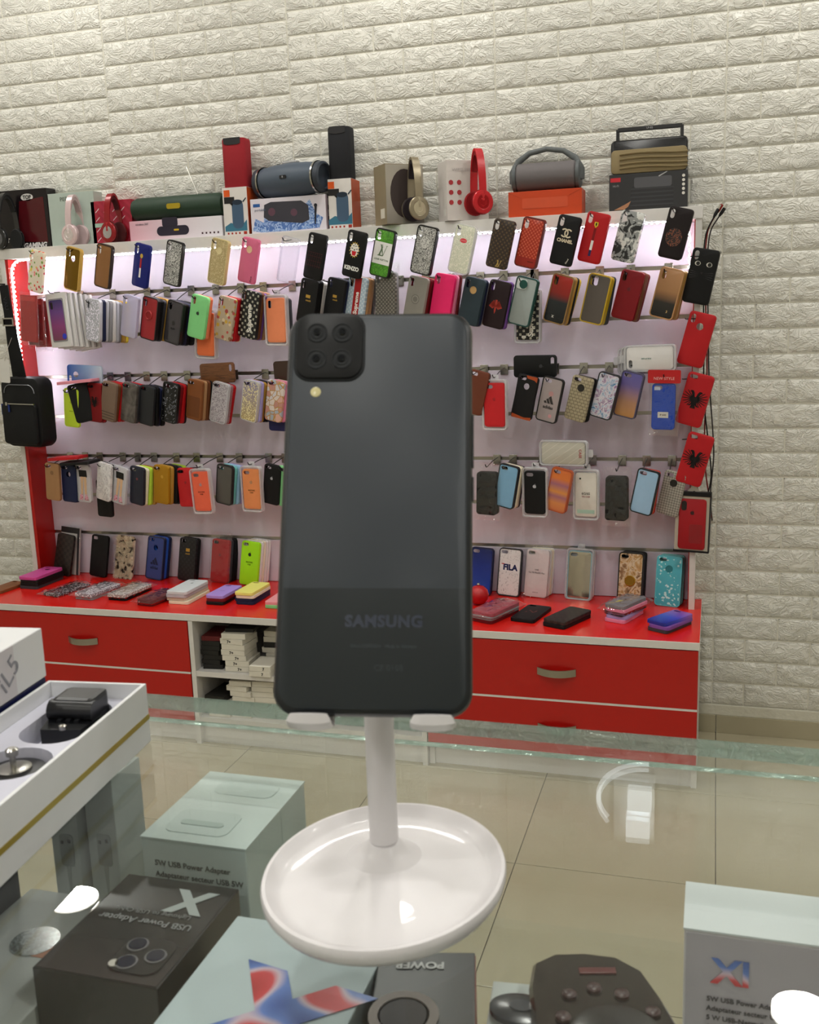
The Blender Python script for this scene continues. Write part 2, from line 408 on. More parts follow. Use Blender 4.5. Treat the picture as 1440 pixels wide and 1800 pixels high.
# ------------------------------------------------------------------ display wall unit
WHITE = plain('#d9d6d2', .35); RED = plain('#b5120b', .30, grain=.02); LILAC = plain('#d3cbd8', .32, grain=.01)  # drawer red set darker than the worktop red, weaker light put into colour
REDD = plain('#b50f0c', .28, grain=.02); CHROME = plain('#b9b7b0', .22, 1); STEEL = plain('#a8a49a', .3, 1); DARKW = plain('#3a3838', .3, .9)
UL, UR, CZ, SHZ = -2.52, -.06, .46, 1.696          # unit left, right, worktop height, shelf height
du = empty('display_wall_unit', (0, 0, 0)); tag(du, 'white and red slatwall display unit standing on the worktop against brick wall', 'display unit')
GZ = [.6235+.1505*i for i in range(8)]
zz = [CZ]+GZ
for a, b in zip(zz, zz[1:]):
    bt = min(b-.006, SHZ-.036)
    if bt > a+.02: MB().box(UL+.03, UR-.018, -.020, -.004, a+(.006 if a > CZ else .001), bt, .0015).build('slat', LILAC, du)
for g in GZ[:-1]: MB().box(UL+.03, UR-.018, -.012, -.005, g-.006, g+.006).build('groove_rail', STEEL, du)
MB().box(UL, UL+.018, -.13, -.002, CZ, SHZ-.036).build('side_panel', WHITE, du)
MB().box(UL+.018, UL+.030, -.127, -.004, CZ+.001, SHZ-.037).build('side_lining', RED, du)
MB().box(UR-.018, UR, -.13, -.002, CZ, SHZ-.036).build('side_panel', WHITE, du)
MB().box(UR-.021, UR-.018, -.120, -.021, CZ+.001, SHZ-.037).build('side_lining', REDD, du)
MB().box(UL-.004, UR+.002, -.132, -.002, SHZ-.036, SHZ, .001).build('top_shelf', WHITE, du)
# LED tape around the inside of the frame
led = empty('led_strip', (0, 0, 0)); tag(led, 'glowing white led tape along the underside of the top shelf', 'light strip')
LEDM = emit('#f3ecff', LED_STRENGTH); LEDD = emit('#ffffff', LED_STRENGTH*1.6); LEDD.cycles.emission_sampling = 'NONE'; TAPE = plain('#eeeaf2', .4)
zl = SHZ-.037; xl, xr = UL+.031, UR-.031
def arc(cx, cz, r, a0, a1, n=6): return [(cx+r*math.cos(R(a0+(a1-a0)*k/n)), cz+r*math.sin(R(a0+(a1-a0)*k/n))) for k in range(n+1)]
path = [(xl, 1.05)]+arc(xl+.05, zl-.05, .05, 180, 90)+arc(xr-.05, zl-.05, .05, 90, 0)+[(xr, 1.44)]
def ribbon(path, y0, y1, th, off):
    mb = MB(); P = [Vector((x, 0, z)) for x, z in path]
    for a, b in zip(P, P[1:]):
        d = (b-a).normalized(); nn = Vector((d.z, 0, -d.x))
        o1 = nn*off; o2 = nn*(off+th)
        mb.add([a+o1+Vector((0, y0, 0)), b+o1+Vector((0, y0, 0)), b+o1+Vector((0, y1, 0)), a+o1+Vector((0, y1, 0)),
                a+o2+Vector((0, y0, 0)), b+o2+Vector((0, y0, 0)), b+o2+Vector((0, y1, 0)), a+o2+Vector((0, y1, 0))],
               [(0,3,2,1),(4,5,6,7),(0,1,5,4),(1,2,6,5),(2,3,7,6),(3,0,4,7)])
    return mb
ribbon(path, -.122, -.110, .0015, .0).build('tape', TAPE, led)
ribbon(path, -.1185, -.1135, .0012, .0016).build('glowing_core', LEDM, led)
dm = MB(); acc = 0; st = .0165
for a, b in zip(path, path[1:]):
    a = Vector((a[0], 0, a[1])); b = Vector((b[0], 0, b[1])); L_ = (b-a).length; d = (b-a)/L_; nn = Vector((d.z, 0, -d.x))
    s = acc
    while s < L_:
        c = a+d*s+nn*.0034; dm.box(c.x-.003, c.x+.003, -.1215, -.1105, c.z-.003, c.z+.003); s += st
    acc = s-L_
stuff(dm.build('diodes', LEDD, led))

# worktop and the three base units
wt = MB().box(UL-.03, UR+.022, -.462, -.001, CZ-.024, CZ-.0006, .0015).build('worktop', WHITE)
tag(wt, 'long white-edged red worktop carrying the flat phone cases', 'worktop')
MB().box(UL-.03, UR+.021, -.4605, -.003, CZ-.0006, CZ).build('red_laminate', plain('#d41a12', .25, grain=.02), wt)
mods = [(-2.50, -1.682), (-1.68, -.862), (-.86, -.04)]
def handle(parent, x, z):
    pts = []
    for k in range(9):
        u_ = -1+k/4; pts.append((x+u_*.058, -.4625-.024*(1-u_*u_)-.001, z))
    mb = MB(); vs = []; fs = []
    for (px_, py_, pz_) in pts: vs += [(px_, py_, pz_-.011), (px_, py_, pz_+.011), (px_, py_+.005, pz_+.011), (px_, py_+.005, pz_-.011)]
    for i in range(8):
        for k in range(4): fs.append((i*4+k, i*4+(k+1) % 4, (i+1)*4+(k+1) % 4, (i+1)*4+k))
    fs += [(0, 1, 2, 3), (35, 34, 33, 32)]
    mb.add(vs, fs).build('handle', STEEL, parent, True)
for k, (a, b) in enumerate(mods):
    if k == 1: continue
    e = empty('drawer_cabinet', ((a+b)/2, -.25, 0)); inv = Vector((-(a+b)/2, .25, 0))
    tag(e, 'red two-drawer cabinet with curved metal handles ' + ('left of the white stock shelves' if k == 0 else 'by the bare brick wall'), 'cabinet', 'red drawer cabinets')
    def pt(mb, nm, mt): 
        o = mb.build(nm, mt, e); o.location = inv; return o
    pt(MB().box(a, a+.016, -.44, -.02, .0, CZ-.025), 'side_panel', WHITE); pt(MB().box(b-.016, b, -.44, -.02, .0, CZ-.025), 'side_panel', WHITE)
    pt(MB().box(a+.016, b-.016, -.43, -.42, .0, .078), 'kick_board', WHITE)
    pt(MB().box(a+.016, b-.016, -.43, -.02, .079, .092), 'bottom_board', WHITE)
    pt(MB().box(a+.016, b-.016, -.44, -.42, .251, .259), 'divider_rail', WHITE)
    for z0, z1 in ((.082, .2485), (.2555, CZ-.027)):
        d = pt(MB().box(a+.002, b-.002, -.460, -.442, z0, z1, .001), 'drawer_front', RED); handle(d, (a+b)/2, (z0+z1)/2)
    pt(MB().box(a+.002, b-.002, -.4602, -.4420, .2487, .2553), 'edge_strip', WHITE)
a, b = mods[1]
e = empty('stock_shelf_unit', ((a+b)/2, -.25, 0)); tag(e, 'white open shelf unit filled with small boxes between the red drawers', 'shelf')
inv = Vector((-(a+b)/2, .25, 0))
for nm, q in (('side_panel', (a, a+.016, -.46, -.02, 0, CZ-.025)), ('side_panel', (b-.016, b, -.46, -.02, 0, CZ-.025)), ('back_panel', (a+.016, b-.016, -.03, -.02, .08, CZ-.025)),
              ('middle_shelf', (a+.016, b-.016, -.458, -.03, .242, .260)), ('bottom_shelf', (a+.016, b-.016, -.458, -.03, .080, .096)), ('kick_board', (a+.016, b-.016, -.44, -.43, 0, .08))):
    o = MB().box(*q).build(nm, WHITE, e); o.location = inv
# stock boxes on the shelves
ORDL = 'lowest second third fourth fifth sixth seventh'.split(); SB = plain('#d8d3c6', .6); SBK = plain('#22211f', .5); SBR = plain('#5a1a1c', .5); INK = plain('#1c1a1a', .6)
def stock(x, y, z, w_, d_, h_, rz, mat, lab, grp, mark=None):
    o = MB().box(-w_/2, w_/2, -d_/2, d_/2, 0, h_, .0012).build('stock_box', mat, None, loc=(x, y, z), rot=(0, 0, R(rz)))
    tag(o, lab, 'box', grp)
    if mark: lettering(o, mark, h_*.75, INK, random.uniform(-.02, .02), h_*.45, -d_/2-.0004, bold=.0004, name='handwriting')
zs_ = .2605
marks = ['7+', '7+', '7+', '7+', '', '7+', '']
z = zs_
for i in range(7):
    h_ = .0185; stock(-1.528+random.uniform(-.006, .006), -.39, z, .085, .10, h_, random.uniform(-4, 4), SB, 'white stock box in the tall handwritten pile, layer %s from the shelf' % 'one two three four five six seven'.split()[i], 'white boxes in handwritten pile', marks[i]); z += h_+.0004
stock(-1.52, -.35, z, .10, .14, .012, 5, SBK, 'flat black box lying on top of the handwritten white pile', None)
for i in range(7):
    stock(-1.618+random.uniform(-.004, .004), -.37, zs_+i*.0165, .07, .12, .016, random.uniform(-6, 6), SBK if i < 6 else SBR, '%s dark slim box in the pile beside the white side panel' % ORDL[i] if i < 6 else 'dark maroon box topping the black pile beside the white panel', 'dark slim stock boxes')
for j, (x, y, n_) in enumerate(((-1.425, -.28, 6), (-1.36, -.22, 7), (-1.30, -.30, 5))):
    for i in range(n_):
        stock(x+random.uniform(-.005, .005), y, zs_+i*.0195, .075, .13, .019, random.uniform(-5, 5), SB if (i+j) % 3 else SBK, ORDL[i] + (' white' if (i+j) % 3 else ' black') + ' box in the rear pile %s on the middle shelf' % ('nearest the handwritten boxes', 'at the back', 'nearest the phone')[j], 'rear stock pile %d' % j)
for i in range(2): stock(-1.425, -.42, zs_+i*.0185, .075, .10, .018, 2*i, SB, 'small white box marked seven, %s of the pair by the phone' % ('lower', 'upper')[i], None, '7')
for j, (x, n_) in enumerate(((-1.60, 4), (-1.52, 7), (-1.44, 7), (-1.36, 6))):
    for i in range(n_):
        stock(x+random.uniform(-.006, .006), -.38+.01*j, .0965+i*.0185, .078, .13, .018, random.uniform(-7, 7), SB if not (j == 0 and i == 3) else SBK, ORDL[i] + (' cream' if not (j == 0 and i == 3) else ' black') + ' box in pile %s of the bottom stock shelf' % ('one', 'two', 'three', 'four')[j], 'bottom shelf pile %d' % j)

# ------------------------------------------------------------------ phone cases
CN = {'black': '#0c0c0e', 'dark grey': '#3b3b40', 'navy': '#1b2140', 'red': '#b3141b', 'dark red': '#6d0f18', 'white': '#e6e4e2', 'clear': None, 'gold': '#b48a3c',
      'yellow': '#c9b02f', 'brown': '#6b3f24', 'tan': '#a9805a', 'orange': '#e8805a', 'green': '#7fce84', 'lime': '#c2e64a', 'pink': '#dd7f9f', 'beige': '#c9bfa8',
      'silver': '#b9bac0', 'purple': '#7a4fa0', 'teal': '#6fb7b5', 'light blue': '#8fb9d6', 'lilac': '#a99fd6', 'grey': '#8c8b8e', 'blue': '#2a5bc0', 'cream': '#e9e2c8'}
CLEAR = film('#fbfbff', '#f2f2f6', .12, 1.0, .12); CLEARW = film('#ffffff', '#e9e9ec', .45, 1.0, .15); BAGM = film('#ffffff', '#ffffff', .014, 1.5, .04)
SMOKE = film('#8b8580', '#5d5752', .55, .8, .2)
def cmat(c, rough=.48):
    if not isinstance(c, str): return c
    if c == 'clear': return CLEAR
    return plain(CN.get(c, c), rough)
ORD = 'first second third fourth fifth sixth seventh eighth ninth'.split()
def words(s, n): return ' '.join(s.split()[:n])

def hook(short, x, groove, end, lab=None):
    """chrome slatwall hook: bracket in the groove, dark rod out through the cases, upturned tip"""
    e = empty('display_hook', (x, -.0215, groove)); tag(e, lab or ('metal display hook holding the ' + short), 'hook', 'metal slatwall display hooks')
    MB().box(-.013, .013, -.003, 0, -.020, .014, .0006).build('bracket', CHROME, e)
    d = Vector(end)-e.location
    MB().tube([(0, -.002, .003), (d.x*.5, d.y*.5, d.z*.5+.004), d, d+Vector((-.001, -.012, .001)), d+Vector((-.002, -.020, .010))], .0017, 6).build('rod', DARKW, e, True)
    return e

def deco_poly(parent, name, polys, mat, y=-.0005):
    mb = MB()
    for p in polys: mb.prism(p, y, y+.0003)
    return mb.build(name, mat, parent)
def camera_rim(o, size, hole, mat=None):
    pass
def apple(o, c, s=.012, z=.028):
    body = []
    for k in range(28):
        a = 2*math.pi*k/28; r_ = s*.5*(1+.06*math.cos(2*a)-.10*math.exp(-((a-math.pi/2)/.35)**2)-.05*math.exp(-((a-3*math.pi/2)/.3)**2))
        if abs(a) < .55 or a > 2*math.pi-.30: r_ *= .80
        body.append((r_*math.cos(a)*.95, z+r_*math.sin(a)))
    leaf = [(0, z+s*.52), (s*.05, z+s*.66), (s*.2, z+s*.8), (s*.2, z+s*.66), (s*.1, z+s*.55)]
    deco_poly(o, 'logo', [body, leaf], plain(c, .3))
def eagle(o, s=.052, z=.004, c='#120c0e'):
    P = []
    P.append([(-.08, .16), (-.22, .08), (-.20, -.06), (-.09, -.22), (0, -.32), (.09, -.22), (.20, -.06), (.22, .08), (.08, .16), (0, .07)])
    for q in (-1, 1):
        P.append([(q*x, y) for x, y in ((.03, .08), (.08, .28), (.16, .40), (.24, .40), (.36, .32), (.25, .31), (.18, .22), (.12, .06))])
        for k in range(9):
            a = R(62-k*17); r0, r1, wd = .10, (.46, .54, .58, .60, .58, .55, .50, .45, .38)[k], .029
            c_, s_ = math.cos(a), math.sin(a); b = (q*.06, -.02)
            P.append([(b[0]+q*(r0*c_-wd*s_), b[1]+r0*s_+wd*c_), (b[0]+q*(r1*c_-wd*.6*s_), b[1]+r1*s_+wd*.6*c_), (b[0]+q*(r1+.03)*c_, b[1]+(r1+.03)*s_), (b[0]+q*(r1*c_+wd*.6*s_), b[1]+r1*s_-wd*.6*c_), (b[0]+q*(r0*c_+wd*s_), b[1]+r0*s_-wd*c_)])
        P.append([(q*.08, -.2), (q*.22, -.36), (q*.30, -.36), (q*.24, -.42), (q*.16, -.40), (q*.04, -.26)])
    for k in (-2, -1, 0, 1, 2): P.append([(k*.03-.02, -.25), (k*.055-.025, -.50), (k*.055, -.55), (k*.055+.025, -.50), (k*.03+.02, -.25)])
    mt = plain(c, .5)
    return deco_poly(o, 'eagle_emblem', [[(x*s, z+y*s) for x, y in p] for p in P], mt)
def rect(x0, x1, z0, z1): return [(x0, z0), (x1, z0), (x1, z1), (x0, z1)]
def ring_holder(o, c1, c2, z=.0, r_=.017):
    M = Matrix.Translation((0, 0, z)) @ Matrix.Rotation(R(90), 4, 'X')
    g = MB().lathe([(r_, -.001), (r_, .003), (r_*.86, .005), (r_*.8, .004), (r_*.8, -.001)], 24, M).build('ring_holder', plain(c1, .3, .4), o, True)
    MB().lathe([(r_*.78, 0), (r_*.78, .0036)], 24, M).build('ring_disc', plain(c2, .4), g)

def deco(o, d, size):
    w_, h_, _ = SIZES[size]
    for it in d:
        k = it[0]
        if k == 'apple': apple(o, it[1], *(it[2:]))
        elif k == 'eagle': eagle(o, *(it[1:]))
        elif k == 'text': lettering(o, it[1], it[2], plain(it[3], .4), it[4] if len(it) > 4 else 0, it[5] if len(it) > 5 else 0, -.0006, it[6] if len(it) > 6 else 0, bold=it[7] if len(it) > 7 else .0002)
        elif k == 'rect': deco_poly(o, it[1], [rect(*it[3:7])], plain(it[2], .4) if isinstance(it[2], str) else it[2])
        elif k == 'ell': deco_poly(o, it[1], [circ(it[3], 22, it[4], it[5], it[6] if len(it) > 6 else 1)], plain(it[2], .35) if isinstance(it[2], str) else it[2], it[7] if len(it) > 7 else -.0005)
        elif k == 'poly': deco_poly(o, it[1], it[3], plain(it[2], .4), it[4] if len(it) > 4 else -.0005)
        elif k == 'ring': ring_holder(o, *(it[1:]))
        elif k == 'rim': # contrasting bumper frame
            mb = MB(); n = 5; N = 4*(n+1); vs = []; fs = []; t_ = SIZES[size][2]
            for ins, y in ((.003, -.0007), (-.0008, -.0007), (-.0012, .001), (-.0012, t_+.0005), (.001, t_+.0005)): vs += [(x, y, zz_) for x, zz_ in rr(w_-2*ins, h_-2*ins, .011-ins, n)]
            for i in range(4): fs += [(i*N+q, i*N+(q+1) % N, (i+1)*N+(q+1) % N, (i+1)*N+q) for q in range(N)]
            mb.add(vs, fs).build('bumper_frame', cmat(it[1], .35), o, True)
        elif k == 'hrim': # rim of the logo hole / camera hole
            M = Matrix.Translation((0, 0, h_*.245)) @ Matrix.Rotation(R(90), 4, 'X')
            MB().lathe([(.0118, -.0005), (.0118, .0008), (.0105, .0008), (.0105, -.002), (.0112, -.002)], 20, M).build('hole_rim', cmat(it[1], .25), o, True)
        elif k == 'cc':
            mb = MB(); z0 = it[2]; r_ = .0135
            for q in (-1, 1):
                vs = []; n = 18
                for i in range(n+1):
                    a = R(42+276*i/n); c_, s_ = math.cos(a)*q, math.sin(a)
                    vs += [(-q*.0065*-1+c_*r_, z0+s_*r_), (-q*.0065*-1+c_*r_*.68, z0+s_*r_*.68)]
                b = len(mb.v); mb.v += [(x, -.0006, z_) for x, z_ in vs]; mb.f += [(b+2*i, b+2*i+1, b+2*i+3, b+2*i+2) for i in range(n)]
            mb.build('logo', plain(it[1], .35), o)
        elif k == 'lv':
            s_, x_, z_, c_ = it[2], it[3], it[4], it[1]
            deco_poly(o, 'logo', [[(x_-.42*s_, z_-.5*s_), (x_+.1*s_, z_-.5*s_), (x_+.16*s_, z_-.3*s_), (x_+.05*s_, z_-.42*s_), (x_-.2*s_, z_-.42*s_), (x_+.02*s_, z_+.38*s_), (x_-.1*s_, z_+.38*s_)],
                                   [(x_-.30*s_, z_+.5*s_), (x_-.14*s_, z_+.5*s_), (x_+.12*s_, z_-.3*s_), (x_+.38*s_, z_+.5*s_), (x_+.46*s_, z_+.5*s_), (x_+.14*s_, z_-.5*s_), (x_+.06*s_, z_-.5*s_)], rect(x_-.34*s_, x_-.02*s_, z_+.46*s_, z_+.52*s_), rect(x_+.28*s_, x_+.56*s_, z_+.46*s_, z_+.52*s_), rect(x_-.50*s_, x_+.06*s_, z_-.52*s_, z_-.44*s_)], plain(c_, .35))
        elif k == 'mount': # three slanted bars
            x_, z_, s_ = it[2], it[3], it[4]
            deco_poly(o, 'logo', [[(x_+(-.5+i*.36)*s_, z_), (x_+(-.22+i*.36)*s_, z_), (x_+(-.22+i*.36-.12-.13*i)*s_, z_+(.25+.27*i)*s_), (x_+(-.5+i*.36-.12-.13*i+.06)*s_, z_+(.18+.2*i)*s_)] for i in range(3)], plain(it[1], .4))
        elif k == 'tiger':
            W_, O_, K_, RD, YL = '#e8e4dc', '#c9912f', '#101010', '#c5202a', '#d9b53a'
            deco_poly(o, 'tiger_fringe', [[(.021*math.cos(R(a))*s, .014+.026*math.sin(R(a))), (.014*math.cos(R(a+10))*s, .014+.02*math.sin(R(a+10))), (.014*math.cos(R(a-10))*s, .014+.02*math.sin(R(a-10)))] for s in (1,) for a in range(0, 360, 24)], plain(YL, .4), -.0004)
            deco_poly(o, 'tiger_face', [circ(.0165, 20, 0, .014, 1.25)], plain(W_, .4), -.0006)
            deco_poly(o, 'tiger_mouth', [[(-.009, .010), (.009, .010), (.006, -.004), (-.006, -.004)]], plain(RD, .4), -.0008)
            deco_poly(o, 'tiger_stripes', [[(-.012, .020), (-.004, .017), (-.011, .016)], [(.012, .020), (.004, .017), (.011, .016)], [(-.003, .016), (.003, .016), (0, .010)], [(-.012, .028), (-.002, .024), (-.002, .027)], [(.012, .028), (.002, .024), (.002, .027)], [(-.002, .034), (.002, .034), (0, .028)], [(-.016, .010), (-.010, .010), (-.014, .005)], [(.016, .010), (.010, .010), (.014, .005)]], plain(K_, .4), -.0008)
        elif k == 'legs':
            deco_poly(o, 'printed_skirt', [[(-.018, .050), (.020, .050), (.022, .025), (-.016, .025)]], plain('#141414', .5))
            deco_poly(o, 'printed_legs', [[(-.010, .026), (.004, .026), (-.003, -.040), (-.012, -.040)], [(.005, .026), (.018, .026), (.016, -.040), (.006, -.040)]], plain('#d8b48f', .5))
            deco_poly(o, 'printed_shoes', [[(-.016, -.040), (-.002, -.040), (-.004, -.062), (-.022, -.062)], [(.005, -.040), (.018, -.040), (.024, -.062), (.004, -.062)]], p_spots('#d7a2b4', ['#e5447f', '#d8c9c0', '#8a5a50'], 300, .5))
        elif k == 'slider':
            o2 = MB().prism(rr(.034, .031, .008, 5, -w_/2+.022, h_/2-.022), -.003, 0).build('camera_slider', plain('#d5dcda', .35), o)
            MB().prism(circ(.0135, 20, -w_/2+.028, h_/2-.022), -.0042, -.003).build('slider_disc', plain('#0c4a44', .35), o2)
        elif k == 'cat':
            for q in (-1, 1):
                deco_poly(o, 'printed_eye', [circ(.0085, 18, q*.017, .036, .8)], plain('#d9d6cc', .3), -.0005)
                deco_poly(o, 'printed_pupil', [circ(.0058, 16, q*.017+.001, .036, 1)], plain('#0a0a0c', .3), -.0007)
                deco_poly(o, 'printed_whiskers', [[(q*.008, .010-.004*i), (q*.034, .014-.007*i), (q*.034, .0135-.007*i)] for i in range(4)], plain('#6c6c70', .4), -.0005)
            deco_poly(o, 'printed_nose', [[(-.004, .012), (.004, .012), (0, .007)]], plain('#2c2628', .4), -.0006)

SHORTS = set()
def finish_case(o, short, where, group, d=(), size='X'):
    assert short not in SHORTS, short
    SHORTS.add(short); tag(o, short + ' ' + where, 'phone case', group); deco(o, d, size)

def clear_box(short, loc, rot, w_, h_, t_, mat=None, group='clear plastic case boxes'):
    """hang box: thin clear tray with a raised rim and hanger tab"""
    e = empty('clear_box', loc, rot); tag(e, 'clear plastic box around the ' + short, 'plastic box', group)
    mb = MB(); n = 5; N = 4*(n+1); vs = []; fs = []
    for ins, y in ((.006, .002), (.0045, -.0015), (.001, -.0015), (0, .001), (0, t_), (.002, t_)): vs += [(x, y, z_) for x, z_ in rr(w_-2*ins, h_-2*ins, .012-ins, n)]
    for i in range(5): fs += [(i*N+q, i*N+(q+1) % N, (i+1)*N+(q+1) % N, (i+1)*N+q) for q in range(N)]
    mb.add(vs, fs).build('rim', mat or CLEARW, e, True)
    MB().prism(rr(w_-.004, h_-.004, .010, 5), t_-.001, t_-.0003).build('back_sheet', CLEARW, e)
    MB().prism(rr(.024, .018, .004, 4, 0, h_/2+.006), t_-.003, t_-.002).build('hanger_tab', CLEARW, e)
    return e
def bag(short, loc, rot, w_, h_, t_, seed=0, cat='plastic bag', label=None):
    nx, nz = 14, 22; mb = MB(); vs = []; fs = []
    for s in (-1, 1):
        for j in range(nz+1):
            for i in range(nx+1):
                u_, v_ = i/nx*2-1, j/nz*2-1; puff = (1-u_**6)*(1-v_**8)
                y = s*t_*.5*puff + .0055*noise.noise(Vector((u_*4+seed, s*3, v_*7)))*(.4+puff*.6)
                vs.append((u_*w_/2+.002*noise.noise(Vector((v_*6, seed, 1))), y+t_*.5-.002, v_*h_/2+.002*noise.noise(Vector((u_*6, seed, 5)))))
    n = nx+1; half = n*(nz+1)
    for s in range(2):
        for j in range(nz):
            for i in range(nx): fs.append((s*half+j*n+i, s*half+j*n+i+1, s*half+(j+1)*n+i+1, s*half+(j+1)*n+i))
    o = mb.add(vs, fs).build('plastic_bag', BAGM, None, True, loc, rot)
    tag(o, label or ('crinkled clear plastic bag around the ' + short), cat, 'clear plastic bags'); return o

def hang(short, px, py, c, size='X', hole='v', tilt=14, yaw=-14, Y=-.165, gi=None, behind=(), d=(), where='', group=None, box=None, bagged=None, lean=0, bt=None, dx=.0, sideways=False, pitch=0):
    """a case hanging on its hook; behind = colours of the cases behind it on the same hook"""
    w_, h_, t_ = SIZES[size]; p = at(px, py, Y)
    rot = Euler((R(pitch), R(tilt), R(yaw)))
    o = new_case('phone_case', size, hole, cmat(c)); o.location = p; o.rotation_euler = rot
    finish_case(o, short, where, group, d, size)
    Mr = rot.to_matrix()
    hp = p + Mr @ Vector((-w_/2+.0145, .004, h_/2-.016))
    if box:
        clear_box(short, p - Mr @ Vector((0, .002, 0)), rot, w_+.014, h_+.022, t_+.006)
        hp = p + Mr @ Vector((0, .006, h_/2+.016))
    if bagged:
        bag(short, p+Vector((0, 0, .006)), rot, w_+.022, h_+.05, t_+.008, px*.37); hp = p + Mr @ Vector((0, .006, h_/2+.018))
    cnt = {}
    for i, bc in enumerate(behind):
        sh = bc
        if isinstance(bc, tuple): sh, bm_ = bc
        else: bm_ = cmat(bc)
        q = new_case('phone_case', size, hole, bm_); k = i+1
        gap = t_+.0012
        ang = tilt + random.uniform(-3, 3) + (bt or 0)*k
        r2 = Euler((R(pitch), R(ang), R(yaw))); m2 = r2.to_matrix()
        hq = hp + Vector((dx*k, gap*k*1.02, 0)) + Vector((0, 0, -.001*k))
        off = Vector((-w_/2+.0145, .004, h_/2-.016)) if not (box or bagged) else Vector((0, .006, h_/2+.016))
        q.location = hq - m2 @ off; q.rotation_euler = r2
        tag(q, '%s case hanging %s behind the %s' % (sh, ORD[i], short), 'phone case', 'cases behind the ' + short)
    if gi is not None:
        hook(short, hp.x+.004, GZ[gi], hp)
    return o

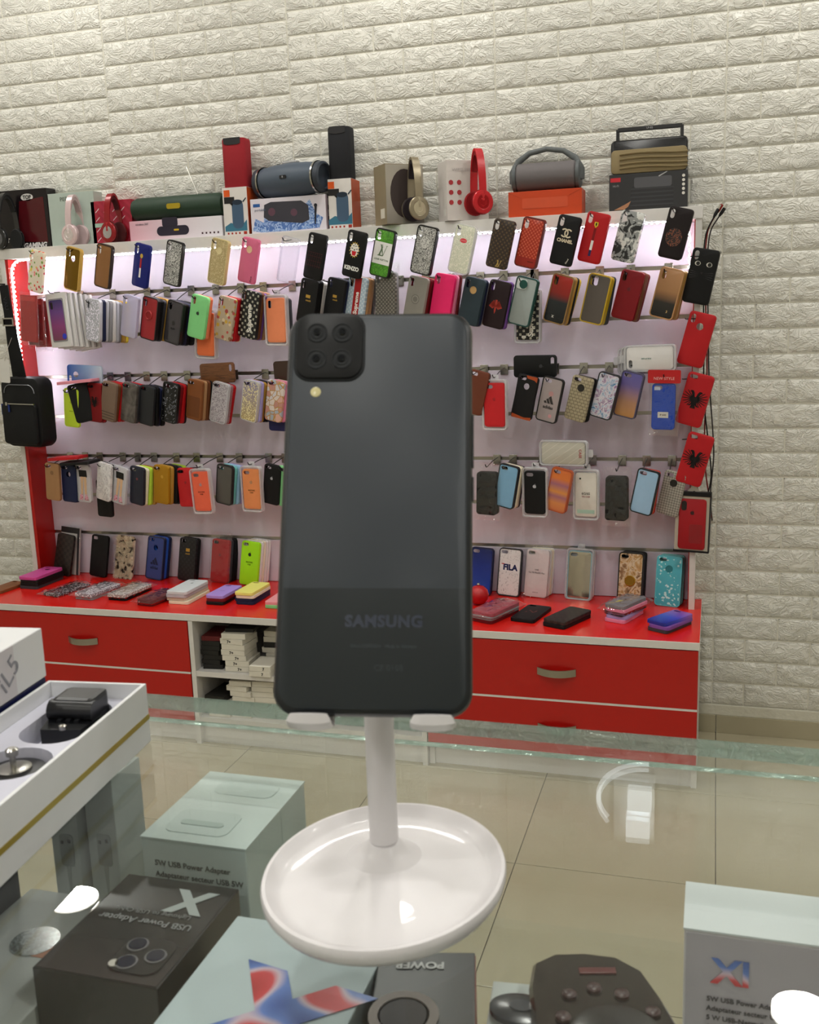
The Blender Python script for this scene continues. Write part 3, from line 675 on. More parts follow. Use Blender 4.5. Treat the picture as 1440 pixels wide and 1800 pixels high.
TOP, R1, R2, R3 = 'in the lit top row', 'in the second row', 'in the third row', 'in the fourth row'
G0 = 'cases in the lit top row'
ROW0 = [
 ('clear case with red and yellow flowers', 62, 477, p_spots('#e8ddc8', ['#e0502c', '#e5c64a', '#7da548', '#e88', '#c23'], 75, .36), 'v', ()),
 ('gold mirror case with round logo hole', 127, 473, plain('#8a6a2a', .08, 1), 'vo', (('rim', '#c9a24e'),)),
 ('tan brown leather case', 181, 468, '#8e633a', 'v', (('rim', '#2b1d14'),)),
 ('royal blue case with gold badge and striped ribbon', 247, 467, '#151f6e', 'v', (('ell', 'badge', '#c9a740', .0065, .001, .033, 1.2), ('rect', 'red_ribbon', '#a8232c', -.004, .004, -.008, .024), ('rect', 'white_ribbon', '#e6e4e0', -.004, .004, -.040, -.008))),
 ('black and white speckled lion case beside blue', 304, 463, p_noise([(0, '#141416'), (.5, '#d8d8d4')], 330, 1.5), 'v', (('rim', '#141416'), ('ell', 'printed_muzzle', p_noise([(0, '#2a2a2c'), (.45, '#cfcfcb')], 200, 1), .016, 0, .022, 1.2))),
 ('champagne gold case with ringed hole', 383, 460, p_glit('#b5a273', '#d6c69a', 500, .8), 'vo', (('hrim', '#e2d3a2'), ('rim', '#cdbb85'))),
 ('rose pink case with round logo hole', 436, 458, '#d66a8c', 'vo', (('hrim', '#e8c3a0'), ('text', 'iFace', .010, '#7c3148', .022, -.058, 90))),
 ('fully transparent case', 505, 457, 'clear', 'v', ()),
 ('black case with thin red pattern', 553, 451, '#0b0a0c', 'v', (('poly', 'red_lines', '#5b1a20', [[(-.03+.009*i, -.035), (-.0295+.009*i, -.035), (-.0245+.009*i, .012), (-.025+.009*i, .012)] for i in range(7)]+[[(-.03, z_), (.03, z_), (.03, z_+.0006), (-.03, z_+.0006)] for z_ in (-.03, -.015, 0, .012)]),)),
 ('black case with roaring tiger head print', 622, 447, '#08080a', 'v', (('tiger',), ('text', 'KENZO', .017, '#e9e9e4', 0, -.045, 0, .0008))),
 ('green swirl case with white band and monogram', 672, 445, p_noise([(0, '#3d7d1e'), (.45, '#58a32c'), (.55, '#2e6516'), (.6, '#6fba3c')], 60, 3.5), 'v', (('rim', '#151815'), ('rect', 'white_band', '#e8e8e6', -.0355, .0355, -.035, .034), ('lv', '#3e7d34', .034, 0, .008), ('text', 'LOUIS VUITTON', .0075, '#3a5a38', 0, -.021))),
 ('speckled lion case beside the kiss print', 745, 440, p_noise([(0, '#101012'), (.5, '#dcdcd8')], 360, 1.8), 'v', (('rim', '#101012'), ('ell', 'printed_muzzle', p_noise([(0, '#2a2a2c'), (.42, '#cfcfcb')], 220, 1), .016, 0, .024, 1.2))),
 ('clear glitter case with red lip print', 812, 438, p_glit('#d9dcc8', '#f4f2e2', 420, .7), 'v', (('rim', CLEARW), ('ell', 'upper_lip', '#e04450', .0125, 0, .026, .55), ('poly', 'lip_line', '#f0c8c4', [[(-.010, .0255), (.010, .0255), (.010, .0265), (-.010, .0265)]], -.0007))),
 ('dark brown monogram case', 879, 429, p_dots('#2c2018', '#5f4a2e', .0105, .33), 'v', (('lv', '#b79a55', .02, .008, -.058),)),
 ('red monogram case', 931, 427, p_dots('#a8321f', '#d9684a', .0085, .36, .25), 'v', (('rim', '#5f1712'), ('rect', 'red_foot', '#9a2a20', -.034, .034, -.069, -.044), ('rect', 'name_plate', '#2a1412', .006, .026, -.056, -.054))),
 ('black case with interlocked letter logo', 993, 423, '#09090c', 'v', (('cc', '#d9cbb0', .022), ('text', 'CHANEL', .0135, '#d9cbb0', 0, -.001, 0, .0006), ('text', 'Chanel', .006, '#c9c3b5', .022, -.058, 70))),
 ('bright red case with shield badge and ribbon', 1043, 418, '#b01218', 'v', (('poly', 'shield_badge', '#d8c02e', [[(-.006, .046), (.006, .046), (.006, .036), (0, .029), (-.006, .036)]]), ('poly', 'horse_mark', '#1a1a1a', [[(-.002, .043), (.002, .044), (.0025, .038), (0, .033), (-.002, .038)]], -.0007), ('rect', 'dark_ribbon', '#7c0d12', -.004, .004, -.008, .028), ('rect', 'white_ribbon', '#e6e2de', -.004, .004, -.036, -.008), ('rect', 'blue_ribbon', '#2a2350', -.004, .004, -.054, -.036))),
 ('grey camouflage case', 1103, 416, p_noise([(0, '#1a1b1c'), (.42, '#1a1b1c'), (.43, '#8b8e8e'), (.55, '#d4d5d2')], 42, 1.2, stretch=(1, 1, 1)), 'v', ()),
 ('near black case with copper dragon print', 1187, 410, '#140a0c', 'v', (('ell', 'dragon_print', p_noise([(0, '#140a0c'), (.50, '#140a0c'), (.54, '#9a5638'), (.60, '#3a1c16'), (.66, '#140a0c')], 95, 2.5), .025, -.001, -.012, 1.05),)),
]
for i, (sh, px, py, c, hl, d) in enumerate(ROW0):
    hang(sh, px, py, c, 'X', hl, 15, -16, -.185, 7, (), d, 'hanging ' + TOP, G0)

# ---- second row
G1 = 'cases in the second row'
W1 = 'hanging ' + R1
hang('pale lilac frosted case', 227, 556, film('#f4f2ff', '#d9d6ee', .55, .8, .25), 'X', 'v', 14, -14, -.16, 6, (), (), W1, G1)
hang('red woven case with round ring grip', 262, 560, p_lines('#7d141b', '#b72a30', .0036, .5, 45), 'X', 'v', 14, -16, -.165, 6, ('black', 'dark grey', 'gold', 'black'), (('rim', '#1a1214'), ('ring', '#b03a3c', '#8c1c20', .012, .016)), W1, G1, dx=.004)
hang('smoky grey case with dark rabbit logo', 305, 567, plain('#4a474c', .15, .3), 'X', 'v', 16, -16, -.165, 6, ('black', 'navy', 'black', 'black'), (('rim', '#141416'), ('ell', 'logo', '#1d1c1f', .007, 0, -.002, 1.1), ('text', 'PLAY', .009, '#1d1c1f', 0, -.022)), W1, G1, dx=.004)
hang('mint green case with apple logo', 347, 557, '#86d58a', 'X', 'v', 15, -12, -.175, 6, ('orange',), (('apple', '#1c2a1e', .013, .012),), W1, G1, dx=.003)
hang('orange case boxed below the mint green case', 361, 588, '#ea7646', 'X', 'v', 4, -8, -.14, None, (), (), W1, G1, box=True)
hang('beige flower print case', 395, 560, p_spots('#b7a58e', ['#b54c45', '#c9a03c', '#d9c4a4', '#8c6b4a'], 60, .38), 'X', 'v', 15, -14, -.165, 6, ('red', 'red', 'cream'), (('ell', 'printed_moon', '#a5453f', .007, .004, .026),), W1, G1, dx=.005)
hang('black cross pattern case with white script', 437, 553, p_dots('#0c0d0f', '#c9c6b4', .016, .30), 'M', 'v', 13, -16, -.165, 6, ('brown', 'purple', 'tan'), (('text', 'Supreme', .026, '#e2dfd6', .006, -.012, 98, .0011),), W1, G1, dx=.004)
hang('peach orange boxed case by the phone', 485, 563, '#ee8d62', 'X', 'v', 1, -8, -.165, 6, ('navy', 'dark grey'), (), W1, G1, box=True, dx=.004)
hang('black case with gold carriage logo', 540, 530, '#121214', 'X', 'v', 14, -16, -.165, 6, ('black', 'white', 'white', 'black'), (('text', 'coach', .009, '#b8923c', .004, .004), ('rect', 'logo', '#b8923c', -.008, .010, .012, .022)), W1, G1, dx=.005)
hang('second black case with gold carriage logo', 587, 529, '#0d0e11', 'X', 'v', 14, -16, -.165, 6, ('navy', 'black'), (('text', 'coach', .008, '#b8923c', .004, .004), ('rect', 'logo', '#b8923c', -.007, .009, .011, .020)), W1, G1, dx=.005)
hang('pale blue monogram case with red stripe', 625, 527, p_dots('#a7bccd', '#d6dde2', .010, .33), 'X', 'v', 12, -16, -.165, 6, ('tan', 'tan', 'dark grey'), (('rect', 'red_stripe', '#a31a1e', -.010, .016, -.072, .072), ('text', 'Supreme', .020, '#ece8e4', .004, -.010, 90, .0008)), W1, G1, dx=.005)
hang('grey flower pattern case in a clear bag', 677, 520, p_dots('#4b4742', '#9a948a', .009, .36), 'X', 'v', 3, -10, -.165, 6, ('grey',), (), W1, G1, bagged=True)
hang('stone grey case with ringed emblem', 730, 527, '#8d8a83', 'X', 'v', 14, -16, -.165, 6, ('dark red', 'dark red', 'red'), (('ell', 'ring_emblem', '#77746e', .0155, 0, .002), ('ell', 'ring_gap', '#96938c', .012, 0, .002, 1, -.0007), ('ell', 'inner_ring', '#77746e', .009, 0, .002, 1, -.0009)), W1, G1, dx=.005)
hang('hot pink case', 777, 523, '#f0286e', 'X', 'v', 12, -14, -.165, 6, ('pink', 'dark red'), (), W1, G1, dx=.006)
hang('slate teal case with gold ringed hole', 828, 530, '#2c3a42', 'X', 'vo', 15, -16, -.17, 6, ('navy', 'silver'), (('hrim', '#c7a06a'),), W1, G1, dx=.003)
hang('maroon black case with red phoenix print', 872, 535, '#24151a', 'X', 'v', 14, -16, -.165, 6, ('purple',), (('poly', 'phoenix_print', '#a83a30', [[(0, -.006), (q*.008, .004+.002*i), (q*(.012+.003*i), .012-.005*i), (q*.010, .001-.004*i)] for q in (-1, 1) for i in range(5)]+[[(-.004, .014), (.004, .014), (.003, -.02), (0, -.03), (-.003, -.02)]]),), W1, G1, dx=.004)
hang('black case with white script in a white tray', 927, 556, p_dots('#0c0d0f', '#c9c6b4', .016, .30), 'X', 'v', 1, -8, -.13, 6, (), (('text', 'Supreme', .024, '#e2dfd6', .012, -.02, 90, .001), ('rect', 'price_tag', '#dedad2', -.018, -.004, -.068, -.060)), W1, G1, box=True)
hang('dark green framed case with sliding lens cover', 919, 530, '#98a19f', 'X', 'n', 15, -16, -.17, 6, (), (('rim', '#16443f'), ('slider',)), W1, G1)
hang('red to black gradient case', 982, 526, p_grad([(0, '#17191c'), (.45, '#262a2d'), (.62, '#8c2620'), (1, '#a8281f')]), 'X', 'v', 16, -18, -.165, 6, ('gold', 'black', 'yellow'), (('rim', '#8a6a3a'), ('text', 'X', .011, '#dcd8d0', -.006, -.055)), W1, G1, dx=.004)
hang('grey case with yellow bumper and lens frame', 1047, 526, '#5c554f', 'X', 's', 14, -16, -.165, 6, ('yellow', 'dark grey'), (('rim', '#b89a22'),), W1, G1, dx=.004)
hang('dark red leather case', 1103, 519, '#7c1019', 'X', 'v', 15, -16, -.165, 6, ('brown', 'brown', 'dark red'), (('apple', '#5d0c13', .012, .018),), W1, G1, dx=.004)
hang('gold to black gradient case', 1172, 516, p_grad([(0, '#1a1b1c'), (.32, '#2e2b28'), (.55, '#a37750'), (1, '#b88a62')]), 'X', 'v', 15, -16, -.165, 6, ('gold', 'tan'), (('rim', '#b08456'), ('text', '3', .010, '#c9a86a', .014, -.052)), W1, G1, dx=.004)
# white retail boxes with a purple phone printed on the front one, and their stack
p = at(102, 563, -.175)
def flat_box(name, loc, rot, w_, h_, t_, mat, lab, cat='box', grp=None):
    o = MB().box(-w_/2, w_/2, 0, t_, -h_/2, h_/2, .001).build(name, mat, None, False, loc, rot); tag(o, lab, cat, grp); return o
PW = plain('#dcdad9', .35)
for i in range(6):
    rot = Euler((0, R(-3-1.2*i), R(-12)))
    o = flat_box('case_box', p+Vector((.013*i, .0135*i, -.003*i)), rot, .098, .19, .011, PW, 'white window box with purple gradient case, hanging beside the red packets' if i == 0 else 'white case box fanned out %s behind the purple window box' % ORD[max(i-1, 0)], 'box', 'white boxes fanned beside red packets')
    if i == 0:
        fr = MB().prism(rr(.074, .152, .006), -.0008, 0).build('window', plain('#8d8a90', .2), o); 
        ph = MB().prism(rr(.066, .142, .009), -.0016, -.0008).build('printed_case', p_grad([(0, '#7a3a56'), (.35, '#8c3a78'), (.7, '#6a3f86'), (1, '#3c2f66')], .2, 2, .07), o)
        MB().prism(rr(.012, .026, .006, 4, -.021, .052), -.002, -.0016).build('printed_lens', plain('#17131d', .2), ph)
        apple(ph, '#b7a3c4', .012, .030); MB().prism(circ(.010, 16, .024, -.058), -.002, -.0016).build('blue_sticker', plain('#2633c0', .3), ph)
    else: MB().prism(circ(.0055, 14, -.030, .075), -.0004, 0).build('red_dot', plain('#c9463c', .4), o)
hook('white window box with purple case', p.x, GZ[6], p+Vector((-.01, -.005, .094)))
# glitter cases on one hook
hang('clear glitter case in the thick stack', 163, 563, p_glit('#aeb0bb', '#f4f0ff', 300, .7, .2), 'X', 'v', 9, -18, -.175, 6, ('navy', 'silver', 'grey', 'white', 'silver', 'grey', 'gold', 'yellow'), (('rim', CLEARW),), W1, G1, dx=.005)
# red packets in film at the end of the row
for i, (px, py) in enumerate(((50, 560), (62, 566), (72, 570))):
    q = at(px, py, -.19+.03*i)
    o = flat_box('case_packet', q, Euler((0, R(6-3*i), R(-10))), .075, .165, .008, plain(('#a8141c', '#8e1018', '#b8242c')[i], .3), '%s red case packet in shiny film beside the black strap' % ('front', 'middle', 'rear')[i], 'packet', 'red film packets')
    MB().box(-.034, .034, -.0006, 0, .062, .078).build('header_card', plain('#c43a3a', .4), o)
    bag('%s red case packet' % ('front', 'middle', 'rear')[i], q+Vector((0, -.002, -.002)), Euler((0, R(6-3*i), R(-10))), .09, .19, .016, i*3.3)
hook('red film packets', at(58, 530, -.17).x, GZ[6], at(60, 528, -.17))

# ---- third row
G2 = 'cases in the third row'; W2 = 'hanging ' + R2
hang('lime yellow case beside the shoulder bag', 125, 717, '#c9e33e', '6', 'h', 5, -10, -.165, 4, (), (('apple', '#a9c22c', .010, .020), ('text', 'silicone', .006, '#9ab022', 0, -.012)), W2, G2)
hang('plain black case next to the lime case', 143, 708, '#0c0d10', '6', 'h', -10, 26, -.165, 4, ('black',), (), W2, G2)
hang('dark red eagle emblem case in third row', 166, 708, '#7d1016', '6', 'h', 5, -14, -.155, 4, ('red', 'dark red'), (('eagle', .040, .006),), W2, G2)
hang('brown case with stripes at its foot', 190, 706, '#7b6657', '6', 'h', 13, -14, -.17, 4, ('brown', 'red', 'red'), (('rect', 'stripe', '#3f332b', -.034, .034, -.040, -.038), ('rect', 'stripe', '#3f332b', -.034, .034, -.050, -.048), ('rect', 'stripe', '#3f332b', -.034, .034, -.060, -.058)), W2, G2, dx=.005)
hang('smoky translucent grey case', 226, 708, p_noise([(.3, '#47423f'), (.7, '#6d6762')], 25, 1, .2, const=False), '6', 'h', 12, -14, -.165, 4, ('dark grey', 'red'), (), W2, G2, dx=.005)
hang('ribbed matt black case', 257, 713, p_lines('#14161a', '#20232a', .006, .4, 0), '6', 'h', 11, -16, -.17, 4, ('black', 'navy', 'black'), (), W2, G2, dx=.007)
hang('dark clear case with swirl print', 298, 708, p_noise([(0, '#0d0e11'), (.52, '#0d0e11'), (.56, '#8b8d96'), (.6, '#23252c')], 40, 2, .15), '6', 'h', 12, -14, -.17, 4, ('dark red', 'red', 'black'), (('rim', '#0b0b0d'),), W2, G2, dx=.006)
hang('tan leather pocket case', 341, 703, '#7d4a26', '6', 'h', 10, -16, -.165, 4, ('tan', 'brown', 'black', 'black'), (('rect', 'card_pocket', '#6d3f20', -.030, .028, -.060, .012),), W2, G2, dx=.006)
hang('clear case with white lace print', 385, 708, p_noise([(0, '#8f8890'), (.5, '#c9c4c9'), (.6, '#a59fa6')], 150, 2, .2), '6', 'h', 13, -14, -.165, 4, ('clear', 'red'), (('rim', CLEARW),), W2, G2, dx=.005)
hang('clear lilac and gold glitter case', 439, 705, p_glit('#8d88a8', '#e8dca8', 300, .7, .2, '#b8a268'), '6', 'h', 12, -16, -.17, 4, ('lilac', 'gold', 'black', 'navy'), (('rim', CLEARW),), W2, G2, dx=.006)
hang('pink marble case with gold facets', 482, 705, p_edges('#d3a69a', '#b98d4c', 48, .045, ['#d8aa9c', '#cfcbd0', '#c38d80', '#dccfc8', '#a9b2be']), '6', 'h', 11, -14, -.17, 4, ('pink', 'beige'), (), W2, G2, dx=.007)
hang('navy case peeking out under the pink marble case', 487, 722, '#28285a', '6', 'n', 2, -8, -.135, None, (), (), W2, G2)
hang('brown case half hidden beside the phone', 836, 690, '#6d3a28', '6', 'h', 14, -14, -.165, 4, ('dark grey',), (), W2, G2)
hang('bright red case in a clear box', 869, 712, '#c9242a', '6', 'h', 0, -8, -.17, 4, (), (('apple', '#a8181f', .011, .018),), W2, G2, box=True)
hang('black armour case with orange corners', 922, 698, '#121114', '6', 'ho', 12, -16, -.165, 4, (('dark grey', plain('#3b3b40')),), (('poly', 'orange_corner', '#a84a24', [[(-.034, -.0705), (.034, -.0705), (.034, -.060), (.010, -.064), (-.034, -.058)]]), ('poly', 'orange_top', '#a84a24', [[(-.005, .069), (.034, .069), (.034, .052), (.024, .058), (.0, .060)]])), W2, G2)
hang('grey clear case with three bar sport logo', 966, 703, '#a59a9a', '6', 'h', 13, -16, -.165, 4, (), (('rim', '#1d1c1f'), ('mount', '#3b3838', 0, -.012, .032), ('text', 'adidas', .014, '#3b3838', 0, -.024, 0, .0004), ('ell', 'printed_flower', '#b98c8c', .008, .002, .020), ('ell', 'printed_flower', '#c78f94', .006, .012, -.050)), W2, G2)
hang('beige crocodile case with round hole', 1017, 701, p_grid('#a79c80', '#6d644e', .013, .010), '6', 'ho', 14, -16, -.17, 4, ('black', 'dark grey'), (('hrim', '#2a2724'),), W2, G2, dx=.004)
hang('white case with pink and blue marbling', 1063, 696, p_noise([(.3, '#4a7fae'), (.42, '#b8c4d8'), (.5, '#dcd8e0'), (.6, '#8e6a9a'), (.66, '#d9d6de')], 35, 2, .25, 3, False), '6', 'h', 15, -16, -.17, 4, (), (('rim', '#2a2a30'),), W2, G2)
hang('violet to amber gradient case', 1105, 694, p_grad([(0, '#c08a4e'), (.35, '#b08468'), (.7, '#6f629c'), (1, '#5d5a9e')]), '6', 'h', 13, -16, -.165, 4, (), (('rim', '#4a465e'),), W2, G2)
hang('cobalt blue case in a bag with red header', 1166, 715, '#1746b4', '6', 'h', 1, -8, -.17, 4, (), (('rect', 'sticker', '#d9d6cf', -.016, .016, -.034, -.016), ('text', 'iP 6/6S', .007, '#5a4a3a', 0, -.025), ('rect', 'lens_slot', '#c9d3e6', -.028, -.010, .050, .060)), W2, G2, bagged=True)
hb = at(1168, 662, -.175); o = MB().prism(rr(.098, .040, .004), -.002, .002).build('header_card', plain('#b81419', .3), None, False, hb, (0, R(1), R(-8)))
tag(o, 'glossy red header card topping the bag of the blue case', 'card'); lettering(o, 'NEW STYLE', .012, plain('#e8b8b4'), 0, -.006, -.0026)
# cases lying across the hooks
def lying(short, px, py, c, Y, size='6', hole='h', tilt=90, yaw=-6, pitch=0, d=(), where='', grp=None, box=False, flat=False):
    p = at(px, py, Y); o = new_case('phone_case', size, hole, cmat(c)); o.location = p; o.rotation_euler = (R(pitch), R(tilt), R(yaw)); finish_case(o, short, where, grp, d, size)
    if flat: o.rotation_euler = (R(-86), R(pitch), R(-90+yaw))
    if box: clear_box(short, p, o.rotation_euler, SIZES[size][0]+.012, SIZES[size][1]+.016, .016)
    return o
LY = 'lying sideways across the hooks'
lying('blue and white gradient case', 148, 659, p_grad([(0, '#c9d6e4'), (.4, '#8fb0da'), (1, '#1a4fae')]), -.13, '6', 'ho', -86, -8, 10, (), LY)
lying('pink case', 137, 668, '#d98a98', -.16, '6', 'n', 0, 4, 0, (), 'lying flat under the blue and white case', flat=True)
lying('brown wood grain case', 381, 656, p_noise([(.3, '#5b3720'), (.5, '#7a4e2e'), (.7, '#4c2d1a')], 30, 1, .4, 3, False, (6, 1, .6)), -.14, '6', 'h', 88, -8, 0, (), LY)
lying('brown shiny case', 512, 652, plain('#3f2b22', .15), -.14, '6', 'h', 88, -8, 0, (), 'lying sideways behind the phone corner')
lying('glossy black case', 940, 644, '#0c0d10', -.14, '6', 'h', 90, -8, 0, (('apple', '#2c2d33', .012, .020),), LY)
for i in range(3): lying('white boxed case number %s of the sideways trio' % ('one', 'two', 'three')[i], 1142-6*i, 630+2*i, '#d6d3d2', -.165+.022*i, '6', 'h', -91, -8, 0, (('text', 'FOR IP 6/6S', .006, '#6c8a84', 0, .01, 90), ('ell', 'lens_dot', '#1a1a1a', .003, -.02, .055)) if i == 0 else (), 'above the red header', 'white boxed cases lying sideways', box=True)
lying('clear boxed case with slanted lines', 990, 797, p_lines('#b9b5a8', '#cdc9bd', .018, .08, 35, .15), -.165, '6', 'n', 90, -8, 0, (('text', 'CASE', .012, '#a8484c', -.0, .055, 0),), LY, None, True)
lying('red flat case', 119, 802, '#b5161c', -.15, '6', 'n', 0, -4, 0, (), 'lying across the fourth row hooks', flat=True)
lying('black flat case', 140, 810, '#0e0d10', -.17, '6', 'n', 0, -6, 2, (), 'lying across the fourth row hooks under red', flat=True)

# ---- fourth row
G3 = 'cases in the fourth row'; W3 = 'hanging ' + R3
hang('light tan case', 92, 847, '#a98058', '6', 'h', 4, -10, -.165, 2, (), (('ell', 'logo', '#8a6540', .008, 0, .034),), W3, G3)
hang('dark navy case beside the tan case', 121, 850, '#1c2548', '6', 'ho', 3, -10, -.16, 2, ('navy',), (), W3, G3)
hang('clear case with printed legs and pink shoes', 146, 850, CLEARW, '6', 'h', 2, -10, -.165, 2, (), (('legs',),), W3, G3)
hang('white marble case in the fourth row', 182, 847, p_noise([(.3, '#b8b6b8'), (.48, '#dfdcdc'), (.5, '#a9a6a8'), (.53, '#e0dedd')], 18, 3, .3, 3, False), '6', 'n', 11, -14, -.17, 2, ('black', 'clear'), (), W3, G3)
hang('second clear case with printed legs, tilted', 209, 853, CLEARW, '6', 'h', 12, -14, -.17, 2, ('clear', 'clear'), (('legs',),), W3, G3, dx=.006)
hang('black case sticking out below the marble case', 183, 876, '#0b0b0d', '6', 'n', 2, -8, -.13, None, (), (), W3, G3)
hang('dark navy pinstripe case', 240, 854, p_lines('#171c2c', '#222a40', .01, .1, 0), '6', 'h', 8, -16, -.17, 2, ('cream', 'lime', 'gold'), (('ell', 'logo', '#6d2a30', .005, .002, .026),), W3, G3, dx=.008)
hang('mustard gold case', 283, 852, '#a87a16', '6', 'h', 5, -14, -.165, 2, ('gold', 'black', 'dark grey', 'lime'), (('ell', 'logo', '#c99a30', .006, .006, .030),), W3, G3, dx=.010)
hang('scarlet red boxed case', 327, 857, '#c2252a', '6', 'h', -2, -8, -.15, 2, ('dark red', 'navy'), (('apple', '#9a171d', .010, .018),), W3, G3, dx=.014)
hang('coral case with faint logo', 354, 864, '#ee6a4c', '6', 'h', -3, -8, -.18, 2, (), (('apple', '#b88a8c', .012, .024), ('text', 'SILICONE', .0065, '#8c3a2a', 0, -.002), ('text', 'CASE', .006, '#8c3a2a', 0, -.010)), W3, G3, box=True)
hang('smoky black framed translucent case', 394, 852, plain('#55534e', .2), '6', 'h', 8, -14, -.17, 2, ('teal', 'light blue', 'lilac'), (('rim', '#1a1a1c'),), W3, G3, dx=.007)
hang('apricot orange boxed case', 442, 860, '#e8915a', '6', 'h', 0, -8, -.17, 2, ('orange',), (('apple', '#b5825c', .012, .024), ('text', 'SILICONE', .0065, '#8c5a2a', 0, -.004), ('text', 'CASE', .006, '#8c5a2a', 0, -.012)), W3, G3, box=True)
hang('black case with silver apple logo', 477, 852, '#0c0d10', '6', 'h', 8, -14, -.17, 2, ('black',), (('apple', '#a8abb2', .011, .022),), W3, G3)
hang('light green case half hidden by the phone', 499, 856, '#86cf8e', '6', 'h', 12, -14, -.175, 2, (), (), W3, G3)
hang('black bagged case close to the phone edge', 855, 868, '#0c0e0f', '6', 'n', 2, -8, -.165, 2, ('black',), (), W3, G3, bagged=True)
hang('sky blue case with black edge', 890, 855, '#7fb0d2', '6', 'h', 11, -16, -.17, 2, ('cream', 'beige', 'dark grey'), (('rim', '#1a1e24'),), W3, G3, dx=.004)
hang('black boxed case with apple logo', 940, 866, '#101214', '6', 'h', 0, -8, -.165, 2, (), (('apple', '#b9bcc2', .012, .020),), W3, G3, box=True)
hang('orange case with violet bands', 982, 862, p_grad([(0, '#d07048'), (.22, '#d98a50'), (.36, '#a86a78'), (.46, '#dd9248'), (.62, '#a56a7c'), (.75, '#dd7c3c'), (1, '#d9703a')]), '6', 'h', 12, -16, -.17, 2, ('orange',), (('rim', '#b4542c'),), W3, G3)
hang('white boxed case with printed model number', 1030, 870, '#d5d0c6', '6', 'n', 0, -8, -.165, 2, ('white',), (('text', '6G/6S', .011, '#6a6660', 0, .004), ('text', 'TPU CASE', .006, '#a86a6a', 0, -.006), ('ell', 'lens_dot', '#1a1a1a', .003, -.018, .052), ('rect', 'green_print', '#a8c4b4', -.028, .028, -.060, -.048)), W3, G3, box=True)
hang('black bagged case beside the pale blue case', 1083, 877, '#0c0d0f', '6', 'n', 1, -8, -.165, 2, ('black',), (), W3, G3, bagged=True)
hang('pale blue case over an orange one', 1133, 865, '#9cc0de', '6', 'h', 12, -16, -.175, 2, ('orange', 'red'), (('rim', '#1d2228'),), W3, G3, bt=-3)
hang('grey check case with black ring hole', 1180, 868, p_check('#a9a59a', '#77746c', .0055, 45), '6', 'ho', 12, -14, -.15, 2, (), (('hrim', '#1a1a1a'),), W3, G3)

# ---- cases on the outer side edge
hang('black case with cat eyes and whiskers', 1232, 486, '#060608', 'M', 'v', 12, -10, -.16, None, (), (('cat',),), 'hanging on the frame edge', 'cases on the frame edge')
hang('plain red case with round logo hole', 1224, 597, '#b0161c', 'M', 'vo', 15, -10, -.16, None, (), (), 'hanging on the frame edge below the cat', 'cases on the frame edge')
hang('upper red case with black double eagle', 1221, 703, '#b2181f', 'M', 'h', 15, -10, -.16, None, (), (('eagle', .058, .004),), 'hanging on the frame edge', 'cases on the frame edge')
hang('lower red case with black double eagle', 1221, 808, '#b2181f', 'M', 'h', 15, -10, -.165, None, (), (('eagle', .058, .004),), 'hanging on the frame edge', 'cases on the frame edge')
for px, py, sh in ((1212, 452, 'black cat case'), (1205, 562, 'plain red hole case'), (1200, 668, 'upper eagle case'), (1200, 774, 'lower eagle case'), (1218, 866, 'red boxed leather case')):
    q = at(px, py, -.155); e = empty('side_peg', (UR, -.118, q.z)); tag(e, 'small metal peg on the frame edge holding the ' + sh, 'peg', 'frame edge pegs')
    MB().box(0, .004, -.010, .010, -.012, .012).build('plate', CHROME, e); d_ = q-Vector(e.location)
    MB().tube([(.003, 0, 0), (.008, -.01, .002), (d_.x, -.030, d_.z+.002), (d_.x, d_.y-.012, d_.z+.004)], .0016, 6).build('rod', DARKW, e, True)
q = at(1217, 918, -.15); e = empty('boxed_case', q, (0, R(1.5), R(-6))); tag(e, 'red leather case in a black-edged window box hanging lowest on the frame', 'boxed case')
MB().box(-.052, .052, .001, .016, -.092, .092, .001).build('backing', plain('#b9b2a2', .5), e)
MB().box(-.054, .054, -.002, .018, .082, .096, .001).build('top_bar', plain('#141416', .4), e); MB().box(-.054, .054, -.002, .018, -.096, -.090, .001).build('bottom_bar', plain('#141416', .4), e)
MB().box(.050, .054, -.001, .018, -.090, .082).build('edge_bar', plain('#2a2a2c', .4), e)
cs = rbox(.082, .160, .006, .010).build('case', plain('#9c1820', .4), e, True, (0, -.004, -.006)); MB().prism(rr(.016, .030, .007, 4, -.026, .058), -.001, 0).build('lens_slot', plain('#1c1214', .3), cs); apple(cs, '#3d1216', .013, .036)
MB().prism(rr(.040, .060, .006, 4, .012, -.03), -.0006, 0).build('card_pocket', plain('#8a141c', .35), cs)
MB().add([(-.02, .008, .096), (.02, .008, .096), (.003, .008, .116), (-.003, .008, .116)], [(0, 1, 2, 3)]).build('hanger', plain('#cfc9bd', .5), e)

